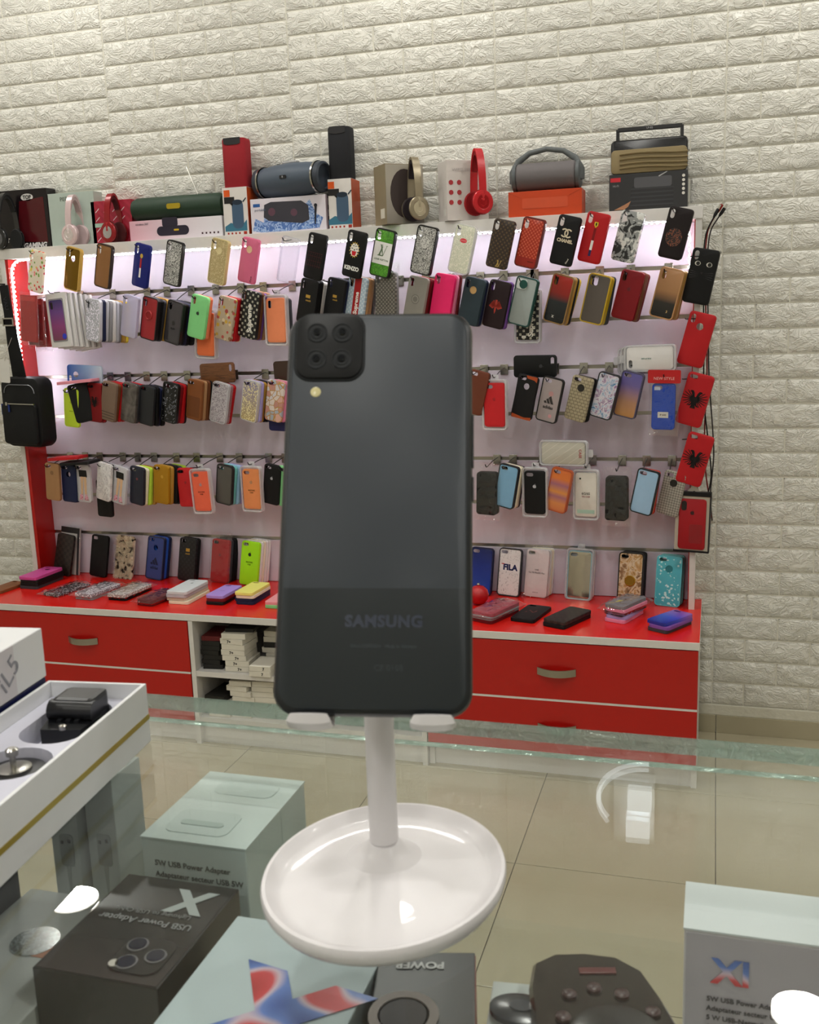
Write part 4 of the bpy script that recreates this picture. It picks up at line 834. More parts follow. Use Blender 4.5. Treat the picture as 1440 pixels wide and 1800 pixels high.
# ------------------------------------------------------------------ cases standing at the back of the worktop
GS = 'cases standing at the back of the worktop'
def stand(short, px, py, c, size='P', hole='h', tilt=3, yaw=-8, behind=(), d=(), Yb=-.085, lean=-9, bagged=False, box=False, step=.013, dxs=.004):
    w_, h_, t_ = SIZES[size]; x = at(px, py, Yb+.015).x
    rot = Euler((R(lean), R(tilt), R(yaw)))
    def place(o, k):
        m_ = rot.to_matrix(); o.rotation_euler = rot
        lo = min((m_ @ Vector((sx*w_/2, yy, sz*h_/2))).z for sx in (-1, 1) for sz in (-1, 1) for yy in (0, t_))
        o.location = (x+dxs*k, Yb+step*k+.02, CZ-lo+.0006-.0015)
    o = new_case('phone_case', size, hole, cmat(c)); place(o, 0); finish_case(o, short, 'standing on the red worktop', GS, d, size)
    for i, bc in enumerate(behind):
        q = new_case('phone_case', size, hole, cmat(bc)); place(q, i+1); tag(q, '%s case standing %s behind the %s' % (bc, ORD[i], short), 'phone case', 'cases standing behind the ' + short)
    if box: clear_box(short, Vector(o.location)+Vector((0, -.004, .004)), rot, w_+.012, h_+.012, .018)
    if bagged: bag(short, Vector(o.location)+Vector((0, -.003, .014)), rot, w_+.018, h_+.03, t_+.008, px*.21)
    return o
stand('dark brown checked wallet case', 110, 972, p_check('#2b211c', '#17120f', .0125, 0), 'P', 'n', 8, -6, (), (), -.095)
q = at(122, 965, -.05); o = flat_box('case_box', (q.x, -.048, CZ+.095), Euler((R(-6), R(4), R(-6))), .088, .185, .010, plain('#c9c6c2', .4), 'white and black window box standing behind the brown checked wallet case', 'box')
MB().box(-.044, .044, -.0006, 0, .070, .0925).build('printed_header', plain('#2c2b2c', .4), o); MB().box(.034, .044, -.0006, 0, -.092, .070).build('printed_edge', plain('#38373a', .4), o)
stand('plain black bumper case', 172, 976, '#0b0c0e', 'P', 'h', 4, -8, ())
t = NT('leopard_fur'); n1 = t.noise(48, 1, .5, .4); FURM = t.fin(t.ramp(n1, [(0, '#1c1613'), (.36, '#241c17'), (.43, '#eadcc0'), (1, '#f6ecd8')]), .95, bump=t.noise(900, 2), bs=.8)
o = stand('cream leopard fur case', 217, 979, FURM, 'P', 'n', 4, -6, ())
fm = MB()
for i in range(2600):
    w_, h_, t_ = SIZES['P']; x = random.uniform(-w_/2-.001, w_/2+.001); z = random.uniform(-h_/2-.001, h_/2+.001); d_ = Vector((random.uniform(-.6, .6)+x*14, -1, random.uniform(-.9, .3)+z*8)).normalized()*random.uniform(.008, .016)
    s_ = Vector((.0009, 0, .0002)); b_ = Vector((x, 0, z)); fm.add([b_-s_, b_+s_, b_+d_], [(0, 1, 2)])
stuff(fm.build('fur', FURM, o, flat=True))
stand('blue case with three bar sport logo', 271, 980, '#3b4a86', 'P', 'ho', 4, -12, ('blue', 'navy'), (('rim', '#20264a'), ('mount', '#1d2444', 0, -.025, .036), ('text', 'adidas', .015, '#1d2444', 0, -.037, 0, .0004)))
stand('black case with gold crown logo', 327, 980, p_dots('#101013', '#222226', .014, .36), 'P', 'h', 3, -12, ('black',), (('text', 'coach', .009, '#b8923c', .002, .022), ('rect', 'logo', '#b8923c', -.007, .011, .030, .042)))
stand('crimson red case in a clear bag', 385, 986, '#a51a20', 'P', 'h', 2, -12, ('dark grey', 'black', 'black'), (('apple', '#7d1016', .011, .022),), bagged=True)
stand('neon lime case with black apple logo', 437, 989, '#a6ee1c', 'P', 'h', 3, -12, ('white', 'cream', 'white', 'white'), (('apple', '#10240a', .014, .032), ('text', 'SILICONE', .007, '#5a8a12', 0, .004), ('text', 'CASE', .006, '#5a8a12', 0, -.005)), -.105)
stand('deep blue gradient case', 845, 1003, p_grad([(0, '#1c48a8'), (.5, '#16318c'), (1, '#121f5e')]), 'P', 'h', 2, -10, (), (('rim', '#0d1540'),))
stand('white case with shoe sketches and blue lettering', 895, 1007, p_noise([(0, '#dfdddc'), (.57, '#dfdddc'), (.6, '#9c9a9a'), (.64, '#dcdada')], 55, 3), 'P', 'h', 2, -10, (), (('rim', '#2b2b30'), ('rect', 'white_panel', '#e6e4e3', -.034, .034, .002, .030), ('text', 'FILA', .027, '#1b2350', .002, .016, 0, .0014), ('poly', 'red_bar', '#b3202a', [[(-.030, .0262), (-.020, .0262), (-.020, .0292), (-.030, .0292)]], -.001)))
stand('pinkish white case with fine print', 943, 1012, '#dccfd0', 'P', 'h', 2, -10, ('white', 'cream', 'white'), (('text', 'CASE', .006, '#8a7a7c', 0, .012), ('text', 'For 7G Plus/8G Plus', .0068, '#8a7a7c', 0, .002), ('text', 'o o o o', .006, '#8a7a7c', 0, -.064)), bagged=True)
stand('mirror silver case in a clear box', 1018, 1014, plain('#bdb6a4', .12, .85), 'P', 'h', 1, -8, ('light blue', 'white'), (('rim', '#8fb4bd'),), box=True)
stand('amber marble case with gold ring grip', 1108, 1003, p_noise([(.25, '#8c6a3a'), (.42, '#c9a06a'), (.5, '#e2d0b0'), (.58, '#a8825a'), (.7, '#6e5238')], 22, 2.5, .2, 3, False), 'P', 'h', 1, -8, ('black', 'black'), (('rim', '#1a1816'), ('ring', '#b58a1e', '#8f6a12', -.012, .018)))
stand('aqua glitter case with round hole', 1175, 1018, p_glit('#58c0d0', '#c9f4f6', 160, .86, .2, '#4fb6c8'), 'P', 'ho', 1, -10, ('teal', 'teal'), (('rim', '#5cc0cc'), ('hrim', '#22808c')), -.115)
o = MB().lathe([(.004, 0), (.020, .004), (.031, .018), (.034, .032), (.030, .048), (.018, .060), (.004, .064)], 20).build('coin_pouch', plain('#b3131a', .35), None, True, atz(842, 1062, CZ)+Vector((0, 0, .0005))); tag(o, 'small round red pouch peeking out beside the phone on worktop', 'pouch')
MB().lathe([(.004, .064), (.006, .068), (.004, .072)], 10).build('button', STEEL, o)

# ------------------------------------------------------------------ cases lying on the worktop
GF = 'cases lying flat on the worktop'
def flat(short, px, py, layers, size='P', rz=-40, bagged=None, d=(), where='lying on the red worktop', hole='h', fan=2):
    """layers bottom to top; the top one is the named case"""
    w_, h_, t_ = SIZES[size]; n = len(layers); zt = CZ+n*t_
    base = atz(px, py, zt)
    for i, c in enumerate(layers):
        top = i == n-1; o = new_case('phone_case', size, hole if top else 'n', cmat(c))
        r_ = rz + (0 if top else random.uniform(-fan, fan))
        o.rotation_euler = (R(-90), 0, R(r_)); o.location = (base.x+(0 if top else random.uniform(-.004, .004)), base.y+(0 if top else random.uniform(-.004, .004)), CZ+(i+1)*t_+.0004*(i+1)+.0004)
        if top: finish_case(o, short, where, GF, d, size)
        else:
            cn = c if isinstance(c, str) and c in CN else ('patterned' if not isinstance(c, str) else 'coloured')
            tag(o, '%s case stacked %s under the %s' % (cn, ORD[n-2-i], short), 'phone case', 'cases under the ' + short)
    if bagged: bag(short, Vector((base.x, base.y, zt+.005)), Euler((R(-90), 0, R(rz))), w_+.028, h_+.035, n*t_*.5+.012, px*.11)
GLM = p_glit('#8e8690', '#e6e2ea', 260, .6)
flat('brown leather flat case', 12, 1030, ['#7a4a2a'], '6', -6)
flat('magenta case with round hole', 72, 1006, ['dark grey', 'black', 'black', '#c04a90'], 'P', -2, hole='ho')
flat('dark glitter wrapped case', 118, 1034, [p_glit('#3a2a30', '#a8a2a8', 240, .7)], 'P', -12, True)
flat('silver glitter wrapped case', 172, 1034, ['grey', GLM], 'P', -8, True)
flat('pearl wrapped case on a black one', 228, 1035, ['black', p_glit('#a59c9a', '#dedad6', 200, .6)], 'P', -6, True)
flat('wine red wrapped case', 277, 1046, ['dark red', '#5e1a20'], '6', -10, True)
flat('white case topping a pale stack', 330, 1030, ['cream', 'beige', 'silver', '#cfd6da'], 'P', -1, d=(('apple', '#8d9296', .010, .03),))
flat('lavender case topping a dark stack', 394, 1038, ['black', 'dark red', '#a98fdc'], '6', -3, d=(('text', 'silicone', .006, '#7d66b0', 0, -.01),))
flat('lemon yellow case topping a navy stack', 444, 1033, ['navy', 'navy', 'cream', '#e6e27a'], '6', -2)
flat('pink and mint case by the phone', 496, 1049, ['green', '#e0949a'], '6', 0)
flat('pinkish red wrapped case stack', 872, 1066, ['dark red', 'grey', '#a03a48'], 'P', -22, True)
flat('black case with red dragon mark', 934, 1076, ['#0e0d10'], 'P', -12, d=(('poly', 'dragon_print', '#6d2a24', [[(-.020+.007*i, -.010+.008*((i*3) % 4)), (-.012+.007*i, -.006+.008*((i*5) % 3)), (-.016+.007*i, .004+.008*((i*2) % 3))] for i in range(5)]),))
flat('dark brown checked flat wallet', 998, 1080, ['black', p_check('#2c2320', '#191412', .0125, 0)], 'P', -24, hole='n')
flat('grey wrapped case on pink stack', 1100, 1056, ['pink', 'lilac', 'dark grey', 'pink', p_noise([(0, '#77747a'), (.62, '#77747a'), (.66, '#d2c83a')], 30, 0)], '6', -26, True, fan=8)
flat('blue to violet gradient flat case', 1178, 1084, ['dark grey', 'purple', p_grad([(0, '#1b2a8c'), (.45, '#3b46c0'), (.75, '#7a4fb4'), (1, '#9a58a8')])], '6', -34, fan=6)

# ------------------------------------------------------------------ top shelf goods
TS = SHZ+.0005
def shelf_box(px0, px1, pyt, Y, dep, mat, label, name='retail_box', yaw=0, side=None, bx=None):
    """carton standing on the shelf: front face spans px0..px1, its top at pyt"""
    pm = (px0+px1)/2; a = at(px0, pyt+30, Y); b = at(px1, pyt+30, Y); h_ = at(pm, pyt, Y).z-TS; w_ = b.x-a.x
    e = empty(name, ((a.x+b.x)/2, Y, TS), (0, 0, R(yaw))); tag(e, label, 'box', 'retail boxes on the top shelf')
    MB().box(-w_/2, w_/2, 0, dep, 0, h_, .0008).build('carton', mat, e)
    if side is not None: MB().box(w_/2, w_/2+.0004, .001, dep-.001, .001, h_-.001).build('printed_side', side, e)
    return e, w_, h_
def fdeco(e, name, polys, mat, y=-.0006): 
    mb = MB()
    for p_ in polys: mb.prism(p_, y, y+.0003)
    return mb.build(name, mat, e)
def headphones(name, loc, yaw, R_, cA, cB, cC, label, metal=0, tilt=0, padc='#1a1a1a', roll=0):
    """band arch in local XZ, cups at its ends facing +-X"""
    e = empty(name, loc, (R(tilt), R(roll), R(yaw))); e.scale = (.42, 1, 1); tag(e, label, 'headphones', 'headphones on the top shelf')
    A, B, Cc = plain(cA, .25, metal), plain(cB, .3, metal), plain(cC, .2, .6)
    n = 20; pts = [(R_*math.cos(R(180*k/n)), 0, .065+R_*1.05*math.sin(R(180*k/n))) for k in range(n+1)]
    def band(th0, th1, wd, mat, nm, i0=0, i1=n):
        vs = []; fs = []; m_ = i1-i0
        for k in range(i0, i1+1):
            a = R(180*k/n); c_, s_ = math.cos(a), math.sin(a)
            for rr_, yy in ((R_+th1, -wd/2), (R_+th1, wd/2), (R_+th0, wd/2), (R_+th0, -wd/2)): vs.append((rr_*c_, yy, .065+rr_*1.42*s_))
        for k in range(m_):
            for q_ in range(4): fs.append((k*4+q_, k*4+(q_+1) % 4, (k+1)*4+(q_+1) % 4, (k+1)*4+q_))
        fs += [(0, 1, 2, 3), (m_*4+3, m_*4+2, m_*4+1, m_*4)]
        return MB().add(vs, fs).build(nm, mat, e, True)
    band(0, .006, .026, A, 'headband'); band(-.008, 0, .022, plain(padc, .7), 'band_cushion', 4, 16)
    for s in (-1, 1):
        M = Matrix.Translation((s*(R_-.004), 0, .036)) @ Matrix.Rotation(R(90)*s, 4, 'Y')
        MB().tube([(s*(R_+.003), 0, .068), (s*(R_+.008), 0, .055), (s*(R_+.008), 0, .040)], [.009, .008, .007], 8).build('yoke', B, e, True)
        c_ = MB().lathe([(.030, -.006), (.036, -.002), (.037, .006), (.034, .014), (.024, .018), (.022, .016)], 28, M).build('ear_cup', A, e, True)
        MB().lathe([(.021, .015), (.021, .0175), (.012, .0185), (.011, .0175)], 24, M).build('cup_badge', Cc, c_, True)
        MB().lathe([(.020, -.007), (.034, -.008), (.038, -.014), (.034, -.022), (.022, -.022)], 28, M).build('ear_pad', plain(padc, .75), e, True)
    return e
# 1 gaming headset box
e, w_, h_ = shelf_box(-22, 84, 334, -.060, .055, plain('#161013', .2), 'black and maroon gaming headset box with a red window')
fdeco(e, 'red_window', [[(-.01, .030), (w_/2-.012, .020), (w_/2-.016, h_-.03), (.01, h_-.04)]], plain('#4a1016', .15)); fdeco(e, 'badge', [circ(.026, 20, .045, h_-.028, .5)], plain('#c9c6c2', .4)); lettering(e, 'TOP', .018, plain('#2a2526'), .045, h_-.028, -.0012, bold=.0006)
lettering(e, 'GAMING', .025, plain('#cdc9c8', .4), .060, .012, -.001, shear=.25, bold=.0012); lettering(e, 'LIGHT', .020, plain('#d8d4d0'), -.075, .034, -.0012, bold=.0008)
fdeco(e, 'orange_letters', [rect(-.118, -.108, h_-.04, h_-.02), rect(-.104, -.094, h_-.04, h_-.02)], plain('#c9551c'))
q = at(14, 425, -.115); headphones('gaming_headset', (q.x, -.106, TS), 72, .088, '#141416', '#1d1d20', '#6c6c70', 'black over-ear gaming headset leaning on the maroon gaming box')
# 2 pale green headphone box
e, w_, h_ = shelf_box(86, 166, 338, -.062, .055, plain('#aebbb2', .35), 'pale sage green headphone box behind the rose white headphones')
lettering(e, 'P07', .020, plain('#6d786f', .5), -.03, h_-.022, -.0008, bold=.0003); fdeco(e, 'printed_dots', [rect(x_, x_+.006, .02, .026) for x_ in (-.05, -.03, -.01, .01)], plain('#8d988f'))
q = at(131, 420, -.10); headphones('rose_headphones', (q.x, -.090, TS), 80, .072, '#d6bfc0', '#e2d3d4', '#e6dcdc', 'rose white over-ear headphones in front of the sage green box', .15, padc='#b9a3a4')
# 3 red box
e, w_, h_ = shelf_box(161, 232, 352, -.062, .055, p_lines('#9c1830', '#a81f38', .02, .5, 45), 'crimson box with slanted white dashes behind red headphones')
fdeco(e, 'white_dashes', [[(x_, z_), (x_+.016, z_+.014), (x_+.017, z_+.0115), (x_+.001, z_-.0025)] for x_ in (-.065, -.03, .005, .038) for z_ in (.012, .045, .082, .112)], plain('#e0c9cc')); fdeco(e, 'mint_band', [rect(-.07, -.02, .060, .074)], plain('#a9c4b4'))
q = at(200, 425, -.10); headphones('red_headphones', (q.x, -.090, TS), 76, .068, '#8f141c', '#a81a22', '#b9b4b4', 'dark red headphones with a silver disc beside the green speaker', .1, padc='#4a0c10')
# 4 green speaker on its white box
e, w_, h_ = shelf_box(229, 392, 384, -.095, .075, p_grad([(0, '#d9a6b4'), (.6, '#ddd0d8'), (1, '#dfdce2')], .3, 0, .18), 'long pink and white speaker box under the green speaker')
fdeco(e, 'printed_speaker', [rr(.125, .032, .016, 5, -.01, .030), rr(.06, .03, .006, 4, -.02, .060)], plain('#241f30', .3)); fdeco(e, 'printed_badge', [rr(.02, .006, .003, 4, .004, .032)], plain('#c9a82a'), -.001); lettering(e, 'wireless 360', .010, plain('#4a4650'), -.13, h_-.012, -.0008); fdeco(e, 'printed_icons', [rect(x_, x_+.006, .012, .018) for x_ in (.10, .115, .13, .145, .16)], plain('#4a3038'))
sp = empty('green_speaker', (e.location.x, -.056, TS+h_)); tag(sp, 'long dark green speaker with gold badge and aerial', 'speaker')
M = Matrix.Translation((0, 0, .0405)) @ Matrix.Rotation(R(90), 4, 'Y'); L_ = w_*.5
MB().lathe([(.018, -L_), (.034, -L_+.006), (.040, -L_+.022), (.040, L_-.022), (.034, L_-.006), (.018, L_)], 28, M).build('body', p_lines('#0f2a19', '#16351f', .004, .5, 0, .6), sp, True)
MB().prism(rr(.052, .018, .006, 4, -.0, .042), -.043, -.036).build('badge', plain('#b9a02a', .3, .5), sp); MB().tube([(.07, .01, .078), (.03, .015, .175)], [.0016, .001], 6).build('aerial', CHROME, sp)
# 5 / 7 tower speakers on tall boxes
def tower(x0, x1, pyt, spt, col, cname, side_lab, Y=-.10):
    e, w_, h_ = shelf_box(x0, x1, pyt, Y, .085, plain('#d9d4d0', .35), 'tall white and orange speaker box under the %s tower speaker' % cname, side=plain('#b5481c', .4))
    fdeco(e, 'orange_square', [rect(-.040, -.018, h_-.030, h_-.008)], plain('#d9581c')); fdeco(e, 'black_label', [rect(-.040, -.002, h_-.052, h_-.031), [(-.020, h_-.052), (-.008, h_-.052), (-.010, h_-.062)]], plain('#1c1a1a'))
    fdeco(e, 'printed_speaker', [rr(.042, .092, .018, 5, .008, .068)], plain('#3b5570', .35)); fdeco(e, 'printed_top', [circ(.019, 18, .008, .108, .45)], plain('#1e2c3c'), -.001); fdeco(e, 'printed_splash', [[(-.042, .030), (-.02, .042), (.02, .030), (.04, .050), (.04, .014), (-.042, .014)]], plain('#3a7088', .4), -.0005); fdeco(e, 'printed_strap', [[(.028, .110), (.04, .122), (.042, .119), (.03, .106)]], plain('#23323f'), -.001)
    fdeco(e, 'printed_icons', [rect(x_, x_+.006, .004, .010) for x_ in (-.034, -.020, -.006, .008)]+[rect(.026, .038, .002, .012)], plain('#9c2a1c'))
    s_ = empty('tower_speaker', (e.location.x-.002, Y+.042, TS+h_)); tag(s_, '%s fabric tower speaker standing on its tall box' % cname, 'speaker', 'tower speakers on tall boxes')
    hh = at((x0+x1)/2, spt, Y+.02).z-TS-h_; wd = w_*.94; pr = rr(wd, .068, .018, 5)
    bm_ = MB(); n = len(pr); vs = [(x, y, z) for z in (0, .004, hh-.006, hh) for x, y in [(x_*(.95 if z in (0, hh) else 1), y_*(.95 if z in (0, hh) else 1)) for x_, y_ in pr]]; fs = [(i*n+k, i*n+(k+1) % n, (i+1)*n+(k+1) % n, (i+1)*n+k) for i in range(3) for k in range(n)]+[tuple(range(n)), tuple(range(3*n, 4*n))]
    t_ = NT('speaker_fabric'); fm_ = t_.fin(t_.mix(t_.noise(900, 2), tuple(x*.8 for x in lin(col)[:3])+(1,), lin(col)), .85, bump=t_.noise(1200, 2), bs=.4)
    bm_.add(vs, fs).build('fabric_sleeve', fm_, s_, True)
    MB().prism([(-wd*.36, hh-.018), (-wd*.2, hh-.022), (wd*.2, hh-.022), (wd*.36, hh-.018), (wd*.36, hh+.0008), (-wd*.36, hh+.0008)], -.0352, -.0335).build('top_notch', plain('#2b2a2c', .5), s_); MB().prism(rr(wd*.8, .05, .014, 5), 0, .0015).build('top_cap', plain('#2b2a2c', .5), s_, False, (0, 0, hh+.0002), (R(-90), 0, 0))
tower(392, 435, 329, 243, '#9c1522', 'red', '')
tower(577, 618, 314, 223, '#16171d', 'black', '')
# 6 grey-blue barrel speaker on its box
e, w_, h_ = shelf_box(441, 573, 346, -.105, .085, plain('#d9d3dc', .3), 'white splash-printed speaker box under the grey blue barrel speaker', side=plain('#b9a8b0', .35))
fdeco(e, 'printed_splash', [[(-.13, .01), (-.12, .05), (-.09, .035), (-.085, .06), (.02, .05), (.08, .10), (.10, .055), (.125, .04), (.11, .008), (0, .004), (-.10, .004)]], p_noise([(.35, '#4a6fb0'), (.5, '#a9bfe0'), (.6, '#6f92cc')], 60, 2), -.0004)
fdeco(e, 'printed_speaker', [[(-.088, .052), (-.084, .092), (-.06, .10), (.05, .098), (.074, .082), (.076, .036), (.05, .026), (-.07, .040)]], plain('#33323c', .3), -.0008); fdeco(e, 'printed_cones', [circ(.013, 16, -.058, .068), circ(.012, 16, .022, .062)], plain('#5a3a4a', .3), -.0011); lettering(e, 'portable', .012, plain('#4a5a78'), -.10, h_-.036, -.0008); fdeco(e, 'blue_label', [rect(-.125, -.10, h_-.026, h_-.016)], plain('#2a5a9c')); fdeco(e, 'printed_microphone', [[(.094, .02), (.098, .02), (.104, .075), (.096, .075)], circ(.006, 12, .100, .080)], plain('#23222a'), -.0009)
MB().add([(w_/2+.0006, .02, z_) for z_ in ()], []) 
for k in range(3): MB().box(w_/2+.0004, w_/2+.001, .02, .055, .03+k*.036, .045+k*.036).build('side_icon', plain('#2a262c', .4), e)
M = Matrix.Translation((0, 0, .057)) @ Matrix.Rotation(R(90), 4, 'Y'); L_ = w_*.51
sp = empty('barrel_speaker', (e.location.x+.004, -.066, TS+h_+.0005), (0, 0, R(-14))); tag(sp, 'grey blue barrel speaker with chrome rings lying on its box', 'speaker')
MB().lathe([(.047, -L_+.028), (.052, -L_*.5), (.055, 0), (.052, L_*.5), (.047, L_-.028)], 32, M).build('body', plain('#4c5663', .5), sp, True)
for s in (-1, 1):
    a_ = s*(L_-.028); MB().lathe([(.049, a_-.002), (.052, a_), (.052, a_+s*.006), (.048, a_+s*.007)], 32, M).build('chrome_ring', CHROME, sp, True)
    d_ = MB().lathe([(.046, a_+s*.006), (.050, a_+s*.010), (.048, a_+s*.024), (.040, a_+s*.028), (.036, a_+s*.018), (.010, a_+s*.014)], 32, M).build('end_cap', plain('#3a4049', .4), sp, True)
fdeco(sp, 'badge', [rr(.028, .011, .003, 4, .005, .062)], plain('#1d1d22', .3), -.0565); lettering(sp, 'B', .009, plain('#c9c9cc'), .005, .062, -.058)
MB().box(-.03, .03, -.010, .010, .109, .117, .003).build('carry_clip', plain('#b9b9bc', .3, .6), sp)
# 8 taupe headphone box (turned), gold headphones in its window
e, w_, h_ = shelf_box(676, 746, 288, -.122, .095, plain('#8b8068', .45), 'taupe headphone box turned to show its plain side', yaw=40)
fdeco(e, 'grey_front', [rect(-w_/2+.002, w_/2-.002, .002, h_-.002)], p_grad([(0, '#4a3a38'), (.3, '#77706a'), (1, '#a39c90')], .35, 2, .12)); MB().box(-w_/2-.0006, -w_/2, .012, .045, .02, .05).build('white_label', plain('#d5cfc0', .5), e)
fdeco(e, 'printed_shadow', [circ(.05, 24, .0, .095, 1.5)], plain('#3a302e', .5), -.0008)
n_ = Vector((math.sin(R(40)), -math.cos(R(40)), 0)); p_ = Vector(e.location)+n_*.031+Vector((math.cos(R(40)), math.sin(R(40)), 0))*.022
headphones('gold_headphones', (p_.x, p_.y, TS+.008), 40+96, .085, '#9a8f78', '#b0a58c', '#c9bfa5', 'champagne gold headphones held in the window of the taupe box', .45, padc='#2a2226').scale = (.28, 1, 1)
# 9 white headphone box (turned), red headphones
e, w_, h_ = shelf_box(784, 860, 281, -.118, .085, plain('#cfc8c4', .4), 'white headphone box with red icons behind bright red headphones', yaw=33)
lettering(e, 'WIRELESS', .014, plain('#b9b1b0'), -.02, h_-.03, -.0008); lettering(e, 'L100S', .010, plain('#b3262c'), .045, h_-.014, -.0008, bold=.0003)
fdeco(e, 'red_icons', [circ(.0075, 14, x_, z_) for x_ in (-.055, -.028) for z_ in (.055, .085, .115)], plain('#a8363c', .4)); MB().box(-w_/2-.0006, -w_/2, .015, .035, .016, .036).build('bar_code', p_lines('#d8d4d0', '#3a3836', .003, .5, 0), e)
n_ = Vector((math.sin(R(33)), -math.cos(R(33)), 0)); p_ = Vector(e.location)+n_*.031+Vector((math.cos(R(33)), math.sin(R(33)), 0))*.024
headphones('bright_red_headphones', (p_.x, p_.y, TS+.014), 33+100, .088, '#c01a24', '#b8141e', '#a8121a', 'bright red headphones held against the white icon box', .05, padc='#8a0f16').scale = (.30, 1, 1)
# 10 orange box and grey handle speaker
e, w_, h_ = shelf_box(894, 1023, 334, -.11, .09, plain('#c2431c', .4), 'plain orange carton under the grey handle speaker')
fdeco(e, 'embossed_panel', [rr(w_*.62, h_*.40, .004, 3, 0, h_*.52)], plain('#c94a20', .35)); fdeco(e, 'fold_line', [[(-w_/2, h_-.001), (-w_*.31, h_*.73), (-w_*.305, h_*.72), (-w_/2+.003, h_-.004)], [(w_/2, h_-.001), (w_*.31, h_*.73), (w_*.305, h_*.72), (w_/2-.003, h_-.004)]], plain('#a83a18'))
sp = empty('handle_speaker', (e.location.x, -.066, TS+h_+.0005)); tag(sp, 'grey rounded speaker with big arched handle on orange carton', 'speaker'); L_ = w_*.47
M = Matrix.Translation((0, 0, .044)) @ Matrix.Rotation(R(90), 4, 'Y')
t_ = NT('grey_mesh'); MB().lathe([(.036, -L_+.012), (.043, -L_+.02), (.043, L_-.02), (.036, L_-.012)], 32, M).build('body', t_.fin(t_.mix(t_.noise(800, 2), lin('#5b5657'), lin('#6d6768')), .7), sp, True)
for s in (-1, 1): MB().lathe([(.030, s*(L_-.016)), (.042, s*(L_-.014)), (.043, s*(L_-.004)), (.034, s*L_), (.02, s*(L_-.004))], 32, M).build('end_cap', plain('#5a5e60', .5), sp, True)
hp_ = [(-L_+.004, 0, .030), (-L_+.002, 0, .060), (-L_*.82, 0, .094), (-L_*.5, 0, .117), (0, 0, .126), (L_*.5, 0, .117), (L_*.82, 0, .094), (L_-.002, 0, .060), (L_-.004, 0, .030)]
MB().tube(hp_, [.014, .013, .0105, .0085, .008, .0085, .0105, .013, .014], 10).build('handle', plain('#5f6364', .5), sp, True)
# 11 radio and its box
e, w_, h_ = shelf_box(1071, 1209, 303, -.105, .085, plain('#232326', .3), 'black radio box with a printed radio under the real one')
fdeco(e, 'printed_radio', [rr(.125, .060, .008, 4, .012, .040)], p_lines('#1b1b1e', '#2c2c30', .012, .4, 90), -.0008); fdeco(e, 'printed_top', [rr(.11, .030, .006, 4, .014, .080)], plain('#4d4d52', .3), -.0009); fdeco(e, 'printed_aerial', [[(.03, .096), (.055, .108), (.056, .106), (.032, .093)]], plain('#a8a8a8'), -.001)
fdeco(e, 'red_label', [rect(-w_/2+.004, -w_/2+.034, h_-.022, h_-.010)], plain('#c22a34')); lettering(e, 'HI-FI', .009, plain('#9a9a9c'), -w_/2+.020, h_-.034, -.0008); fdeco(e, 'printed_icons', [circ(.0045, 12, w_/2-.012, .042+.0125*k) for k in range(5)], plain('#d8d4cc')); fdeco(e, 'printed_hand', [[(-.10, .004), (-.065, .020), (-.05, .028), (-.058, .012), (-.07, .004)]], plain('#a87858'))
sp = empty('radio', (e.location.x+.001, -.064, TS+h_+.0005)); tag(sp, 'black and khaki portable radio with square carrying handle', 'radio'); W_, H_ = w_*.975, .098
rbox(W_, H_, .07, .014, .004).build('cabinet', plain('#141417', .25), sp, True, (0, -.035, H_/2))
g = rbox(W_-.003, H_*.70, .008, .012, .002).build('grille', plain('#8a7a58', .5), sp, True, (0, -.0385, H_*.36))
for z_ in (.020, .006, -.008, -.020):
    MB().tube([(-W_*.38+.022*k, -.001+.0006*math.sin(k), z_+.003*math.sin(k*.55)) for k in range(10)], .0035, 6).build('grille_ridge', plain('#7c6d4d', .5), g, True)
MB().box(-W_*.42, W_*.42, -.006, .006, H_+.028, H_+.040, .002).build('handle', plain('#141417', .3), sp)
for s in (-1, 1): MB().box(s*W_*.42-.005, s*W_*.42+.005, -.005, .005, H_-.006, H_+.036, .001).build('handle_post', plain('#141417', .3), sp)
lettering(sp, 'LP-02', .008, plain('#b9b9b9'), 0, H_+.034, -.0066)

# ------------------------------------------------------------------ shoulder bag, cables
BK = plain('#08090b', .6); q = at(37, 725, -.21)
e = empty('shoulder_bag', q, (0, R(1), R(-10))); tag(e, 'black fabric shoulder bag with a silver zip hanging at the unit end', 'bag')
rbox(.195, .255, .075, .035, .014, 6).build('body', BK, e, True, (0, 0, 0))
rbox(.170, .150, .020, .016, .008, 5).build('front_pocket', plain('#0a0b0e', .6), e, True, (0, -.014, -.042))
MB().tube([(x_, -.001, z_) for x_, z_ in rr(.150, .20, .03, 6, 0, .0)[0:14]], .0016, 6).build('piping', plain('#8d8f96', .3, .5), e, True)
zp = MB().box(-.055, .082, -.0165, -.0125, .030, .034).build('zip', CHROME, e)
MB().box(-.056, -.046, -.019, -.014, .026, .038).build('zip_slider', CHROME, zp); MB().box(-.044, -.036, -.019, -.016, .002, .028, .001).build('zip_pull', plain('#1b2f6e', .5), zp)
MB().box(-.094, -.086, -.004, -.001, -.01, .03, .001).build('side_pull', plain('#1b2f6e', .5), e)
def strap(pts, wd, th, nm, mat, par):
    vs = []; fs = []
    for k, (x_, y_, z_) in enumerate(pts): vs += [(x_-wd/2, y_, z_), (x_+wd/2, y_, z_), (x_+wd/2, y_+th, z_), (x_-wd/2, y_+th, z_)]
    for k in range(len(pts)-1):
        for c in range(4): fs.append((k*4+c, k*4+(c+1) % 4, (k+1)*4+(c+1) % 4, (k+1)*4+c))
    fs += [(0, 1, 2, 3), tuple((len(pts)-1)*4+c for c in (3, 2, 1, 0))]; return MB().add(vs, fs).build(nm, mat, par)
